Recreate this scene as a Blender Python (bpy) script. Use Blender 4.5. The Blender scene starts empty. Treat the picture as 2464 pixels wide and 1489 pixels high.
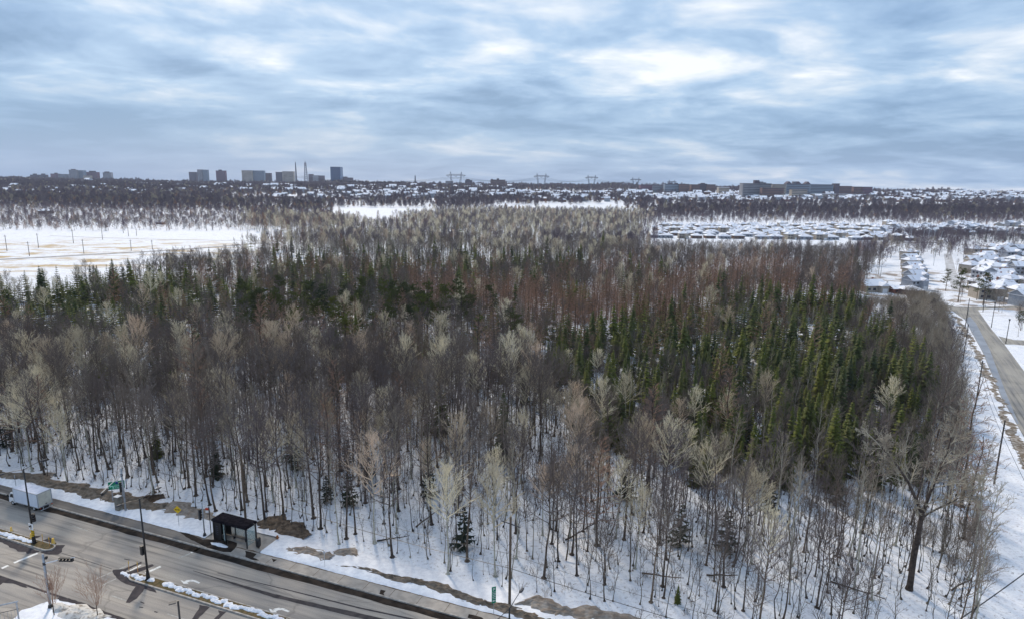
import bpy, math, random
import numpy as np
from mathutils import Vector, Matrix
sc = bpy.context.scene
C = sc.collection
PI = math.pi
# ---------------------------------------------------------------- camera, sky, sun, exposure
CAM_H, FPX, PITCH, ROLL = 45.0, 1520.0, math.radians(11.2), 0.013   # image frame used for surveying: 2464 x 1489
cU = Vector((0, math.sin(PITCH), math.cos(PITCH))); cF = Vector((0, math.cos(PITCH), -math.sin(PITCH))); cX = Vector((1, 0, 0))
cR = math.cos(ROLL)*cX + math.sin(ROLL)*cU
cT = -math.sin(ROLL)*cX + math.cos(ROLL)*cU
cam = bpy.data.cameras.new('camera'); camo = bpy.data.objects.new('camera', cam); C.objects.link(camo)
cam.sensor_width = 36; cam.lens = FPX/2464*36; cam.clip_start = .5; cam.clip_end = 20000
M = Matrix.Identity(4)
for i in range(3):
    M[i][0] = cR[i]; M[i][1] = cT[i]; M[i][2] = -cF[i]
M[2][3] = CAM_H
camo.matrix_world = M
sc.camera = camo
SUN_AZ, SUN_EL = math.radians(-20), math.radians(38)      # azimuth from +Y towards +X
world = bpy.data.worlds.new('World'); sc.world = world; world.use_nodes = True
def sky_nodes():
    nt = world.node_tree; N = nt.nodes; L = nt.links
    for n in list(N): N.remove(n)
    out = N.new('ShaderNodeOutputWorld'); bg = N.new('ShaderNodeBackground'); L.new(bg.outputs[0], out.inputs[0])
    bg.inputs[1].default_value = .1
    sky = N.new('ShaderNodeTexSky'); sky.sky_type = 'NISHITA'; sky.sun_disc = False
    sky.sun_elevation = SUN_EL; sky.sun_rotation = SUN_AZ; sky.air_density = 1.3; sky.dust_density = .6
    tc = N.new('ShaderNodeTexCoord'); sep = N.new('ShaderNodeSeparateXYZ'); L.new(tc.outputs['Generated'], sep.inputs[0])
    def m(op, a, b=None, c=None, clamp=False):
        n = N.new('ShaderNodeMath'); n.operation = op; n.use_clamp = clamp
        for i, v in enumerate((a, b, c)):
            if v is None: continue
            if isinstance(v, (int, float)): n.inputs[i].default_value = v
            else: L.new(v, n.inputs[i])
        return n.outputs[0]
    z = m('ADD', m('MAXIMUM', sep.outputs[2], 0), .15)
    cx = m('DIVIDE', sep.outputs[0], z); cy = m('DIVIDE', sep.outputs[1], z)
    comb = N.new('ShaderNodeCombineXYZ'); L.new(cx, comb.inputs[0]); L.new(cy, comb.inputs[1])
    def noise(scale, sx, sy, rot, det, rough, dist, off):
        mp = N.new('ShaderNodeMapping'); L.new(comb.outputs[0], mp.inputs[0])
        mp.inputs['Scale'].default_value = (sx, sy, 1); mp.inputs['Rotation'].default_value = (0, 0, rot); mp.inputs['Location'].default_value = off
        n = N.new('ShaderNodeTexNoise'); L.new(mp.outputs[0], n.inputs[0]); n.inputs['Scale'].default_value = scale
        n.inputs['Detail'].default_value = det; n.inputs['Roughness'].default_value = rough; n.inputs['Distortion'].default_value = dist
        return n.outputs[0]
    a = noise(.6, 1, 1.1, -.5, 7, .58, .4, (3.1, 5.2, 0))
    b = noise(1.9, 1, 1.15, -.4, 6, .55, .35, (7.3, 1.2, 0))
    d = noise(.28, 1, .9, .3, 3, .5, .1, (1.7, 9.1, 0))
    s = m('ADD', m('ADD', m('MULTIPLY', a, .6), m('MULTIPLY', b, .38)), m('MULTIPLY', d, .2))
    ramp = N.new('ShaderNodeValToRGB'); L.new(s, ramp.inputs[0])
    e = ramp.color_ramp.elements
    e[0].position = .50; e[0].color = (1.6, 2.7, 4.5, 1)
    e[1].position = .71; e[1].color = (8.4, 8.6, 9.1, 1)
    for p, c in ((.555, (2.5, 3.8, 5.8)), (.61, (3.7, 5.1, 7.0)), (.66, (5.9, 6.7, 7.8))):
        x = ramp.color_ramp.elements.new(p); x.color = c + (1,)
    # low bank of blue-grey air near the horizon, bluer towards the left
    el = m('MULTIPLY', sep.outputs[2], 1.0)
    k = m('SUBTRACT', 1.0, m('DIVIDE', m('ABSOLUTE', el), .13, clamp=True), clamp=True)
    lft = m('MULTIPLY_ADD', sep.outputs[0], -.8, .6, clamp=True)
    k = m('MULTIPLY', m('POWER', k, .6), m('MULTIPLY_ADD', lft, .62, .28))
    mix1 = N.new('ShaderNodeMix'); mix1.data_type = 'RGBA'; L.new(k, mix1.inputs[0]); L.new(ramp.outputs[0], mix1.inputs[6]); mix1.inputs[7].default_value = (1.3, 2.7, 4.9, 1)
    mix2 = N.new('ShaderNodeMix'); mix2.data_type = 'RGBA'; mix2.inputs[0].default_value = .88
    L.new(sky.outputs[0], mix2.inputs[6]); L.new(mix1.outputs[2], mix2.inputs[7])
    L.new(mix2.outputs[2], bg.inputs[0])
sky_nodes()
sun = bpy.data.lights.new('sun', 'SUN'); suno = bpy.data.objects.new('sun', sun); C.objects.link(suno)
sun.energy = 2.7; sun.angle = math.radians(8); sun.color = (1, .87, .70)
sd = Vector((math.sin(SUN_AZ)*math.cos(SUN_EL), math.cos(SUN_AZ)*math.cos(SUN_EL), math.sin(SUN_EL)))
suno.rotation_euler = sd.to_track_quat('Z', 'Y').to_euler(); suno.location = (0, 0, 300)
sc.view_settings.view_transform = 'Standard'; sc.view_settings.look = 'None'; sc.view_settings.gamma = 1
sc.view_settings.exposure = .3
sc.render.engine = 'CYCLES'
sc.cycles.max_bounces = 5; sc.cycles.diffuse_bounces = 2; sc.cycles.volume_bounces = 1; sc.cycles.transparent_max_bounces = 6
# ---------------------------------------------------------------- surveying helpers
def ray(px, py):
    return (cF + ((px-1232)/FPX)*cR - ((py-744.5)/FPX)*cT)
def hgt(x, y):
    r = math.hypot(x*.75, y)
    t = min(max((r-750)/1450, 0), 1)
    t = t*t*(3-2*t)
    return t*(32 + 3*math.sin(x*.0021+1) + 2*math.sin(x*.0053+y*.002)) - max(r-3300, 0)*.03
def G(px, py, z=0.0):
    d = ray(px, py); t = (z-CAM_H)/d[2]
    return (d[0]*t, d[1]*t)
def T(px, py):
    'ground point on the rolling terrain under a surveyed pixel'
    d = ray(px, py); t = 20.0
    while t < 6000:
        p = d*t
        if p.z+CAM_H <= hgt(p.x, p.y): break
        t *= 1.004
    return (d[0]*t, d[1]*t)
def at(px, py, Y):
    d = ray(px, py); t = Y/d[1]; return Vector((d[0]*t, Y, CAM_H+d[2]*t))
def proj(x, y, z):
    v = Vector((x, y, z-CAM_H)); f = v.dot(cF)
    if f <= 1: return (-1e5, -1e5)
    return (1232+FPX*v.dot(cR)/f, 744.5-FPX*v.dot(cT)/f)
def inpoly(x, y, P):
    r = False; j = len(P)-1
    for i in range(len(P)):
        if (P[i][1] > y) != (P[j][1] > y) and x < (P[j][0]-P[i][0])*(y-P[i][1])/(P[j][1]-P[i][1])+P[i][0]: r = not r
        j = i
    return r
RD = Vector((.938, -.347)); RN = Vector((.347, .938))      # boulevard axis and its normal
def st(s, t, z=0): return (RD[0]*s+RN[0]*t, RD[1]*s+RN[1]*t, z)
# ---------------------------------------------------------------- materials
def mat(name, color, rough=.85, noise=None, metal=0, bump=0, vary=0, mapping=None, spec=.3):
    m = bpy.data.materials.new(name); m.use_nodes = True
    nt = m.node_tree; N = nt.nodes; L = nt.links; b = N['Principled BSDF']
    b.inputs['Roughness'].default_value = rough; b.inputs['Metallic'].default_value = metal
    b.inputs['Specular IOR Level'].default_value = spec
    b.inputs['Base Color'].default_value = (*color, 1)
    col = None
    if noise:
        c2, scale = noise[0], noise[1]; det = noise[2] if len(noise) > 2 else 4; lo = noise[3] if len(noise) > 3 else .4; hi = noise[4] if len(noise) > 4 else .62
        tc = N.new('ShaderNodeTexCoord'); n = N.new('ShaderNodeTexNoise'); n.inputs['Scale'].default_value = scale; n.inputs['Detail'].default_value = det
        mp = N.new('ShaderNodeMapping'); L.new(tc.outputs['Object'], mp.inputs[0]); L.new(mp.outputs[0], n.inputs[0])
        if mapping: mp.inputs['Scale'].default_value = mapping[0]; mp.inputs['Rotation'].default_value = (0, 0, mapping[1])
        r = N.new('ShaderNodeMapRange'); r.inputs[1].default_value = lo; r.inputs[2].default_value = hi; L.new(n.outputs[0], r.inputs[0])
        mx = N.new('ShaderNodeMix'); mx.data_type = 'RGBA'; mx.inputs[6].default_value = (*color, 1); mx.inputs[7].default_value = (*c2, 1)
        L.new(r.outputs[0], mx.inputs[0]); col = mx.outputs[2]
        if bump:
            bp = N.new('ShaderNodeBump'); bp.inputs['Strength'].default_value = bump; bp.inputs['Distance'].default_value = .1
            L.new(n.outputs[0], bp.inputs['Height']); L.new(bp.outputs[0], b.inputs['Normal'])
    if vary:
        oi = N.new('ShaderNodeObjectInfo'); rp = N.new('ShaderNodeValToRGB'); L.new(oi.outputs['Random'], rp.inputs[0])
        es = rp.color_ramp.elements
        cols = vary
        es[0].color = (*cols[0], 1); es[1].color = (*cols[-1], 1)
        for i in range(1, len(cols)-1):
            x = es.new(i/(len(cols)-1)); x.color = (*cols[i], 1)
        if col is not None:
            mm = N.new('ShaderNodeMix'); mm.data_type = 'RGBA'; mm.blend_type = 'MULTIPLY'; mm.inputs[0].default_value = 1
            L.new(rp.outputs[0], mm.inputs[6]); L.new(col, mm.inputs[7]); col = mm.outputs[2]
        else: col = rp.outputs[0]
    if col is not None: L.new(col, b.inputs['Base Color'])
    return m
# ---------------------------------------------------------------- mesh helpers
class MB:
    def __init__(s): s.v = []; s.f = []; s.mi = []; s.cur = 0
    def quad(s, *p):
        n = len(s.v); s.v += [tuple(q) for q in p]; s.f.append(tuple(range(n, n+len(p)))); s.mi.append(s.cur)
    def box(s, c, d, rz=0, top=1.0):
        x, y, z = c; a, b, h = d[0]/2, d[1]/2, d[2]; ca, sa = math.cos(rz), math.sin(rz)
        n = len(s.v)
        for k, zz in ((1, z), (top, z+h)):
            for i, j in ((-1, -1), (1, -1), (1, 1), (-1, 1)):
                u, w = i*a*k, j*b*k; s.v.append((x+u*ca-w*sa, y+u*sa+w*ca, zz))
        for f in ((0, 3, 2, 1), (4, 5, 6, 7), (0, 1, 5, 4), (1, 2, 6, 5), (2, 3, 7, 6), (3, 0, 4, 7)):
            s.f.append(tuple(n+k for k in f)); s.mi.append(s.cur)
    def tube(s, pts, rad, n=3, cap=False):
        pts = [Vector(p) for p in pts]; b0 = len(s.v)
        if isinstance(rad, (int, float)): rad = [rad]*len(pts)
        for i, p in enumerate(pts):
            d = (pts[min(i+1, len(pts)-1)]-pts[max(i-1, 0)])
            if d.length < 1e-6: d = Vector((0, 0, 1))
            d.normalize(); u = d.cross(Vector((.31, .17, .93)) if abs(d.z) < .9 else Vector((1, .2, 0))); u.normalize(); w = d.cross(u)
            for k in range(n):
                a = 2*PI*k/n; q = p+(u*math.cos(a)+w*math.sin(a))*rad[i]; s.v.append(q[:])
        for i in range(len(pts)-1):
            for k in range(n):
                a = b0+i*n+k; b = b0+i*n+(k+1) % n
                s.f.append((a, b, b+n, a+n)); s.mi.append(s.cur)
        if cap:
            s.f.append(tuple(b0+k for k in range(n))[::-1]); s.mi.append(s.cur)
            e = b0+(len(pts)-1)*n; s.f.append(tuple(e+k for k in range(n))); s.mi.append(s.cur)
    def mesh(s, name, mats):
        me = bpy.data.meshes.new(name); me.from_pydata(s.v, [], s.f)
        for m in (mats if isinstance(mats, (list, tuple)) else [mats]): me.materials.append(m)
        if any(s.mi): me.polygons.foreach_set('material_index', s.mi)
        me.update(); return me
    def build(s, name, mats, parent=None, loc=None):
        o = bpy.data.objects.new(name, s.mesh(name, mats)); C.objects.link(o)
        if parent: o.parent = parent
        if loc: o.location = loc
        return o
def smooth(o):
    o.data.polygons.foreach_set('use_smooth', [True]*len(o.data.polygons)); return o
def tag(o, label=None, cat=None, group=None, kind=None):
    if label: o['label'] = label
    if cat: o['category'] = cat
    if group: o['group'] = group
    if kind: o['kind'] = kind
    return o
def empty(name, loc=(0, 0, 0), rz=0, **k):
    o = bpy.data.objects.new(name, None); C.objects.link(o); o.location = loc; o.rotation_euler = (0, 0, rz); o.empty_display_size = .3
    return tag(o, **k)
def copy_thing(o, loc, rz=0, sc_=1, label=None, group=None, kids=None):
    c = o.copy(); C.objects.link(c); c.location = loc; c.rotation_euler = (0, 0, rz)
    c.scale = (sc_, sc_, sc_) if isinstance(sc_, (int, float)) else sc_
    for ch in (kids if kids is not None else o.children):
        d = ch.copy(); C.objects.link(d); d.parent = c
        for g in ch.children:
            e = g.copy(); C.objects.link(e); e.parent = d
    if label: c['label'] = label
    if group: c['group'] = group
    return c
def sheet(name, poly, z, m, kind='structure', **k):
    'flat polygon with ragged points as given, laid at height z'
    b = MB(); b.quad(*[(p[0], p[1], z) for p in poly]); o = b.build(name, m); return tag(o, kind=kind, **k)
def ragged(poly, rnd, amp, step):
    out = []
    for i in range(len(poly)):
        a = Vector(poly[i][:2]); b = Vector(poly[(i+1) % len(poly)][:2]); L_ = (b-a).length; n = max(1, int(L_/step))
        d = (b-a).normalized() if L_ > 0 else Vector((1, 0)); nn = Vector((-d.y, d.x))
        for k in range(n):
            out.append(tuple(a+(b-a)*k/n+nn*rnd.uniform(-amp, amp)))
    return out
# ---------------------------------------------------------------- ground
def ground_material():
    m = bpy.data.materials.new('snow_ground'); m.use_nodes = True
    nt = m.node_tree; N = nt.nodes; L = nt.links; b = N['Principled BSDF']; b.inputs['Roughness'].default_value = .8; b.inputs['Specular IOR Level'].default_value = .2
    tc = N.new('ShaderNodeTexCoord')
    def noise(scale, det=4, rough=.55, vec=None, sc_=None):
        n = N.new('ShaderNodeTexNoise'); n.inputs['Scale'].default_value = scale; n.inputs['Detail'].default_value = det; n.inputs['Roughness'].default_value = rough
        if sc_:
            mp = N.new('ShaderNodeMapping'); mp.inputs['Scale'].default_value = sc_[0]; mp.inputs['Rotation'].default_value = (0, 0, sc_[1]); L.new(tc.outputs['Object'], mp.inputs[0]); L.new(mp.outputs[0], n.inputs[0])
        else: L.new(tc.outputs['Object'], n.inputs[0])
        return n.outputs[0]
    def rng(v, lo, hi, a=0, c=1):
        r = N.new('ShaderNodeMapRange'); r.inputs[1].default_value = lo; r.inputs[2].default_value = hi; r.inputs[3].default_value = a; r.inputs[4].default_value = c; L.new(v, r.inputs[0]); return r.outputs[0]
    def mul(a, c):
        n = N.new('ShaderNodeMath'); n.operation = 'MULTIPLY'; L.new(a, n.inputs[0])
        if isinstance(c, (int, float)): n.inputs[1].default_value = c
        else: L.new(c, n.inputs[1])
        return n.outputs[0]
    def mix(f, a, c):
        n = N.new('ShaderNodeMix'); n.data_type = 'RGBA'; L.new(f, n.inputs[0])
        for i, v in ((6, a), (7, c)):
            if isinstance(v, tuple): n.inputs[i].default_value = (*v, 1)
            else: L.new(v, n.inputs[i])
        return n.outputs[2]
    def dist(cx, cy, rx, ry):
        mp = N.new('ShaderNodeMapping'); mp.inputs['Location'].default_value = (-cx/rx, -cy/ry, 0); mp.inputs['Scale'].default_value = (1/rx, 1/ry, 0)
        L.new(tc.outputs['Object'], mp.inputs[0]); n = N.new('ShaderNodeVectorMath'); n.operation = 'LENGTH'; L.new(mp.outputs[0], n.inputs[0])
        return n.outputs['Value']
    base = mix(rng(noise(.35), .35, .65), (.74, .77, .84), (.86, .88, .92))
    base = mix(rng(noise(2.2, 5, .7), .5, .72), base, (.47, .46, .48))            # thin litter and small grey shadow specks painted into the snow
    base = mix(rng(noise(1.1, 6, .78), .60, .66), base, (.17, .14, .12))          # scattered twigs and clods
    # dry grass strips in the open field
    f = mul(rng(dist(-280, 385, 150, 110), .55, 1.1, 1, 0), rng(noise(.05, 8, .68, sc_=((.75, 1.3, 1), -.18)), .49, .60))
    base = mix(mul(f, .9), base, (.44, .29, .10))
    f = mul(rng(dist(-275, 400, 230, 210), .85, 1.1, 1, 0), rng(noise(.13, 7, .7, sc_=((.6, 1.5, 1), -.18)), .56, .68))
    base = mix(mul(f, .6), base, (.35, .30, .24))
    # trampled, gravelly verge along the side road
    f = mul(rng(dist(215, 290, 95, 70), .8, 1.0, 1, 0), rng(noise(.10, 5, .6), .50, .56))
    base = mix(mul(f, .8), base, (.24, .17, .11))
    L.new(base, b.inputs['Base Color'])
    bp = N.new('ShaderNodeBump'); bp.inputs['Strength'].default_value = .5; bp.inputs['Distance'].default_value = .25
    L.new(noise(.9, 6, .6), bp.inputs['Height']); L.new(bp.outputs[0], b.inputs['Normal'])
    return m
def make_ground():
    b = MB(); NA = 160; rs = [0]
    r = 12.0
    while r < 4700: rs.append(r); r *= 1.09
    b.v.append((0, 0, 0))
    for r in rs[1:]:
        for k in range(NA):
            a = 2*PI*k/NA; x, y = r*math.sin(a), r*math.cos(a); b.v.append((x, y, hgt(x, y) if y > -200 else 0))
    for k in range(NA): b.f.append((0, 1+(k+1) % NA, 1+k)); b.mi.append(0)
    for i in range(len(rs)-2):
        for k in range(NA):
            p = 1+i*NA+k; q = 1+i*NA+(k+1) % NA; b.f.append((p, q, q+NA, p+NA)); b.mi.append(0)
    o = b.build('snow_ground', ground_material()); smooth(o); tag(o, kind='structure')
make_ground()
# ---------------------------------------------------------------- boulevard
def road_material(name, c1, c2, rot, wet=None):
    m = bpy.data.materials.new(name); m.use_nodes = True
    nt = m.node_tree; N = nt.nodes; L = nt.links; b = N['Principled BSDF']; b.inputs['Roughness'].default_value = .85; b.inputs['Specular IOR Level'].default_value = .25
    tc = N.new('ShaderNodeTexCoord')
    def noise(scale, sc_, det, rough=.55):
        mp = N.new('ShaderNodeMapping'); mp.vector_type = 'TEXTURE'; mp.inputs['Rotation'].default_value = (0, 0, rot); mp.inputs['Scale'].default_value = sc_
        n = N.new('ShaderNodeTexNoise'); n.inputs['Scale'].default_value = scale; n.inputs['Detail'].default_value = det; n.inputs['Roughness'].default_value = rough
        L.new(tc.outputs['Object'], mp.inputs[0]); L.new(mp.outputs[0], n.inputs[0]); return n.outputs[0]
    def rng(v, lo, hi):
        r = N.new('ShaderNodeMapRange'); r.inputs[1].default_value = lo; r.inputs[2].default_value = hi; L.new(v, r.inputs[0]); return r.outputs[0]
    def mix(f, a, c, k=1):
        n = N.new('ShaderNodeMix'); n.data_type = 'RGBA'
        mm = N.new('ShaderNodeMath'); mm.operation = 'MULTIPLY'; mm.inputs[1].default_value = k; L.new(f, mm.inputs[0]); L.new(mm.outputs[0], n.inputs[0])
        for i, v in ((6, a), (7, c)):
            if isinstance(v, tuple): n.inputs[i].default_value = (*v, 1)
            else: L.new(v, n.inputs[i])
        return n.outputs[2]
    col = mix(rng(noise(.9, (22, 1, 1), 3), .38, .62), c1, c2)                 # tyre-polished lengthwise streaks
    col = mix(rng(noise(1.9, (40, 1, 1), 2), .52, .68), col, tuple(v*.45 for v in c2), .75)
    col = mix(rng(noise(.22, (2.5, 1, 1), 5), .45, .7), col, tuple(v*1.25 for v in c1), .7)
    col = mix(rng(noise(9, (1, 1, 1), 4, .8), .35, .75), col, tuple(v*.55 for v in c2), .45)
    vo = N.new('ShaderNodeTexVoronoi'); vo.feature = 'DISTANCE_TO_EDGE'; vo.inputs['Scale'].default_value = .11
    mp = N.new('ShaderNodeMapping'); mp.vector_type = 'TEXTURE'; mp.inputs['Rotation'].default_value = (0, 0, rot); mp.inputs['Scale'].default_value = (2.2, 1, 1); L.new(tc.outputs['Object'], mp.inputs[0])
    nz = N.new('ShaderNodeTexNoise'); nz.inputs['Scale'].default_value = .8; nz.inputs['Detail'].default_value = 5; L.new(mp.outputs[0], nz.inputs[0])
    ad = N.new('ShaderNodeMix'); ad.data_type = 'RGBA'; ad.blend_type = 'ADD'; ad.inputs[0].default_value = 1.6; L.new(mp.outputs[0], ad.inputs[6]); L.new(nz.outputs[1], ad.inputs[7]); L.new(ad.outputs[2], vo.inputs['Vector'])
    cr = N.new('ShaderNodeMapRange'); cr.inputs[1].default_value = .0; cr.inputs[2].default_value = .012; cr.inputs[3].default_value = 1; cr.inputs[4].default_value = 0; L.new(vo.outputs['Distance'], cr.inputs[0])
    col = mix(cr.outputs[0], col, (.12, .11, .105), .38)
    L.new(col, b.inputs['Base Color'])
    return m
ROT = math.atan2(RD[1], RD[0])
asphalt = road_material('salt_stained_asphalt', (.41, .37, .325), (.25, .235, .225), ROT)
asphalt2 = road_material('side_road_asphalt', (.36, .34, .30), (.25, .245, .24), math.atan2(129.7, 74.1))
wetm = mat('wet_asphalt', (.05, .045, .05), .9, noise=((.075, .065, .068), 1.5), spec=.08)
gut = mat('wet_shaded_asphalt', (.022, .018, .016), .9, noise=((.055, .042, .034), .8), spec=.05)  # wet tone; along the far kerb it also holds the painted kerb shadow
conc = mat('concrete_paving', (.42, .38, .34), .9, noise=((.33, .30, .27), 1.2))
kerbm = mat('concrete_kerb', (.46, .43, .40), .9, noise=((.30, .27, .24), 2.0))
path_m = road_material('gritty_path_asphalt', (.23, .21, .19), (.14, .13, .125), ROT)
white = mat('road_paint', (.80, .79, .76), .8, noise=((.55, .53, .50), 3, 4, .5, .66))
palewear = mat('worn_road_paint', (.46, .45, .42), .8, noise=((.33, .32, .30), 2.5, 4, .4, .6))
snowm = mat('snow', (.84, .86, .91), .75, noise=((.72, .74, .80), 2.0), bump=.4, spec=.2)
dirt = mat('gritty_dirt', (.24, .19, .145), .95, noise=((.13, .10, .075), 1.6, 6, .38, .62), bump=.8)
dirt_pale = mat('sandy_snow_grit', (.38, .33, .285), .95, noise=((.24, .19, .15), 1.4, 6, .35, .6), bump=.8)
litter = mat('matted_leaf_litter', (.17, .125, .09), .95, noise=((.07, .05, .035), 2.2, 6, .38, .62), bump=.9)
grassm = mat('winter_brown_turf', (.15, .105, .05), .95, noise=((.07, .06, .025), 2.5, 5), bump=.7)
soil = mat('bare_soil', (.12, .08, .05), .95, noise=((.06, .04, .028), .5, 5), bump=.6)
def strip(name, s0, s1, t0, t1, z, m, n=1, rnd=None, amp0=0, amp1=0, **k):
    b = MB(); pa = []; pb = []
    for i in range(n+1):
        s = s0+(s1-s0)*i/n
        pa.append(st(s, t0+(rnd.uniform(-amp0, amp0) if rnd else 0), z)); pb.append(st(s, t1+(rnd.uniform(-amp1, amp1) if rnd else 0), z))
    for i in range(n): b.quad(pa[i], pa[i+1], pb[i+1], pb[i])
    o = b.build(name, m); return tag(o, kind='structure', **k)
rnd = random.Random(5)
strip('road', -260, 200, 40.75, 53.72, .004, asphalt)
# side street mouth (widening at the lower left) and the road surface beyond
sheet('side_street', [st(-260, 20, .0)[:2], st(-95, 20)[:2], st(-76, 38)[:2], st(-72.5, 40.75)[:2], st(-260, 40.75)[:2]][::1], .004, asphalt)
side = [G(-60, 1355), G(0, 1378), G(60, 1402), G(112, 1428), G(160, 1440), G(130, 1441), G(96, 1452), G(60, 1467), G(30, 1489), G(0, 1515), G(-60, 1560), G(-400, 1560), G(-400, 1355)]
sheet('side_street', side, .008, asphalt)
def zig(p, q, seed, amp=.35, n=24):
    r = random.Random(seed); a = Vector(p); b = Vector(q); d = (b-a); nn = Vector((-d.y, d.x)).normalized()
    return [tuple(a+d*i/n+nn*r.uniform(-amp, amp)) for i in range(n+1)]
# far gutter: wet, with the kerb's shadow put into its dark colour
strip('wet_shaded_gutter', -260, 200, 52.75, 53.70, .012, gut, 240, rnd, .12, 0)
def streak(pp, m):
    b = MB(); prev = None; r = random.Random(int(pp[0][0]*7))
    for (s0_, t0_, w0), (s1_, t1_, w1) in zip(pp, pp[1:]):
        n = max(2, int((s1_-s0_)/.6))
        for k in range(n+1):
            u = k/n; s_ = s0_+(s1_-s0_)*u; t_ = t0_+(t1_-t0_)*u; w = (w0+(w1-w0)*u)*r.uniform(.85, 1.12); q = (st(s_, t_-w, .0175), st(s_, t_+w, .0175))
            if prev: b.quad(prev[0], q[0], q[1], prev[1])
            prev = q
    tag(b.build('wet_streak', m), kind='structure')
streak([(-58, 49.8, .03), (-51, 49.62, .16), (-46, 49.55, .26), (-40, 49.9, .30), (-33, 50.35, .36), (-22, 51.1, .4), (-5, 52, .4)], mat('dark_tyre_streak', (.055, .05, .053), .9, noise=((.09, .08, .08), 1.2), spec=.05))
streak([(-55, 50.5, .03), (-45, 50.95, .07), (-36, 51.25, .10), (-28, 51.9, .12), (-10, 52.6, .1)], wetm)
strip('near_gutter', -52, 120, 40.9, 41.6, .012, wetm, 120, rnd, 0, .12)
strip('pavement_joint', -260, -62, 40.75, 40.95, .012, wetm, 80, rnd, .02, .08)
def kerb(name, s0, s1, t0, t1, h=.14):
    b = MB(); L_ = 6.0; s = s0
    while s < s1:
        e = min(s+L_, s1); p = [st(s, t0), st(e-.03, t0), st(e-.03, t1), st(s, t1)]
        n = len(b.v)
        for zz in (0, h): b.v += [(q[0], q[1], zz) for q in p]
        for f in ((4, 5, 6, 7), (0, 1, 5, 4), (1, 2, 6, 5), (2, 3, 7, 6), (3, 0, 4, 7)): b.f.append(tuple(n+k for k in f)); b.mi.append(0)
        s = e
    return tag(b.build(name, kerbm), kind='structure')
kerb('kerb', -260, 200, 53.72, 53.92)
kerb('kerb', -51, 120, 40.55, 40.75)
strip('footpath', -260, -61.2, 53.92, 55.45, .125, path_m, 120, rnd, 0, .10)
# paved slabs right of the shelter
b = MB(); s = -61.2
while s < 70:
    b.quad(st(s, 53.92, .13), st(s+3.35, 53.92, .13), st(s+3.35, 55.4, .13), st(s, 55.4, .13)); s += 3.4
tag(b.build('pavement', conc), kind='structure')
strip('paving_joint', -61.2, 70, 53.92, 55.4, .122, litter)
# wet stains on the pavement by the shelter and further right
z1 = lambda X, Y: G(.267*X, 1091.7+.267*Y, .13)
z2 = lambda X, Y: G(578+.267*X, 1091.7+.267*Y, .13)
stain = [[z1(*p) for p in ((1600, 690), (1700, 715), (1830, 770), (1930, 770), (2010, 760), (2140, 800), (2120, 850), (2080, 885), (1960, 880), (1880, 850), (1800, 810), (1700, 760))],
         [z2(*p) for p in ((45, 870), (150, 900), (120, 930), (170, 960), (110, 955), (50, 925))],
         [z2(*p) for p in ((1265, 1220), (1310, 1230), (1290, 1255), (1300, 1280), (1255, 1270))],
         [z2(*p) for p in ((285, 940), (330, 950), (300, 972))],
         [z2(*p) for p in ((2060, 1440), (2180, 1470), (2200, 1489), (2045, 1489))]]
for q in stain: sheet('wet_stain', ragged(q, rnd, .06, .5), .136, gut)
strip('snow_slush_edge', -100, 60, 55.33, 55.5, .131, litter, 200, rnd, .05, .10)
# snow lying beyond the pavement, thick edge
def snow_slab(name, poly, h, m=None):
    b = MB(); n = len(poly); cx = sum(p[0] for p in poly)/n; cy = sum(p[1] for p in poly)/n
    for p in poly: b.v.append((p[0], p[1], 0.0))
    for p in poly: b.v.append((p[0]+(cx-p[0])*.04, p[1]+(cy-p[1])*.04, h))
    for i in range(n):
        j = (i+1) % n; b.f.append((i, j, n+j, n+i)); b.mi.append(0)
    b.f.append(tuple(range(n, 2*n))); b.mi.append(0)
    return tag(b.build(name, m or snowm), kind='structure')
b = MB(); N_ = 300; rows = [(55.42, .10), (55.6, .22), (57.0, .27), (58.9, .25), (60.2, .0)]
for i in range(N_+1):
    s = -260+330*i/N_; r0 = random.Random(i)
    for t, z in rows: b.v.append(st(s, t+r0.uniform(-.07, .07)*(t < 57), z*(1+r0.uniform(-.12, .12))))
for i in range(N_):
    for k in range(4): a = i*5+k; b.f.append((a, a+5, a+6, a+1)); b.mi.append(0)
# the shelter stands on bare paving, so the snow strip is broken there
keep = []
for f in b.f:
    s = sum(RD[0]*b.v[k][0]+RD[1]*b.v[k][1] for k in f)/4; t = sum(RN[0]*b.v[k][0]+RN[1]*b.v[k][1] for k in f)/4
    if not (-62.2 < s < -53.6 and t < 59.4): keep.append(f)
b.f = keep; b.mi = [0]*len(keep)
tag(smooth(b.build('snow_verge', snowm)), kind='structure')
strip('shelter_paving', -62.4, -53.4, 55.4, 59.3, .115, conc)
# ------- medians
def median(poly, seed, clear):
    r = random.Random(seed)
    n = len(poly); c = Vector((sum(p[0] for p in poly)/n, sum(p[1] for p in poly)/n))
    b = MB()
    inner = []
    for i in range(n):
        a, p, q = Vector(poly[i-1]), Vector(poly[i]), Vector(poly[(i+1) % n])
        d1 = (p-a).normalized(); d2 = (q-p).normalized(); nn = Vector((-(d1+d2).y, (d1+d2).x)).normalized()
        if (c-p).dot(nn) < 0 and abs((c-p).dot(nn)) > .05: nn = -nn
        inner.append(p+nn*.17)
    for ring, z in ((poly, 0), (poly, .15), (inner, .15)):
        b.v += [(p[0], p[1], z) for p in ring]
    for k in (0, 1):
        for i in range(n):
            j = (i+1) % n; b.f.append((k*n+i, k*n+j, (k+1)*n+j, (k+1)*n+i)); b.mi.append(0)
    tag(b.build('median_kerb', kerbm), kind='structure')
    sheet('median_turf', [tuple(p) for p in inner], .14, grassm)
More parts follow.
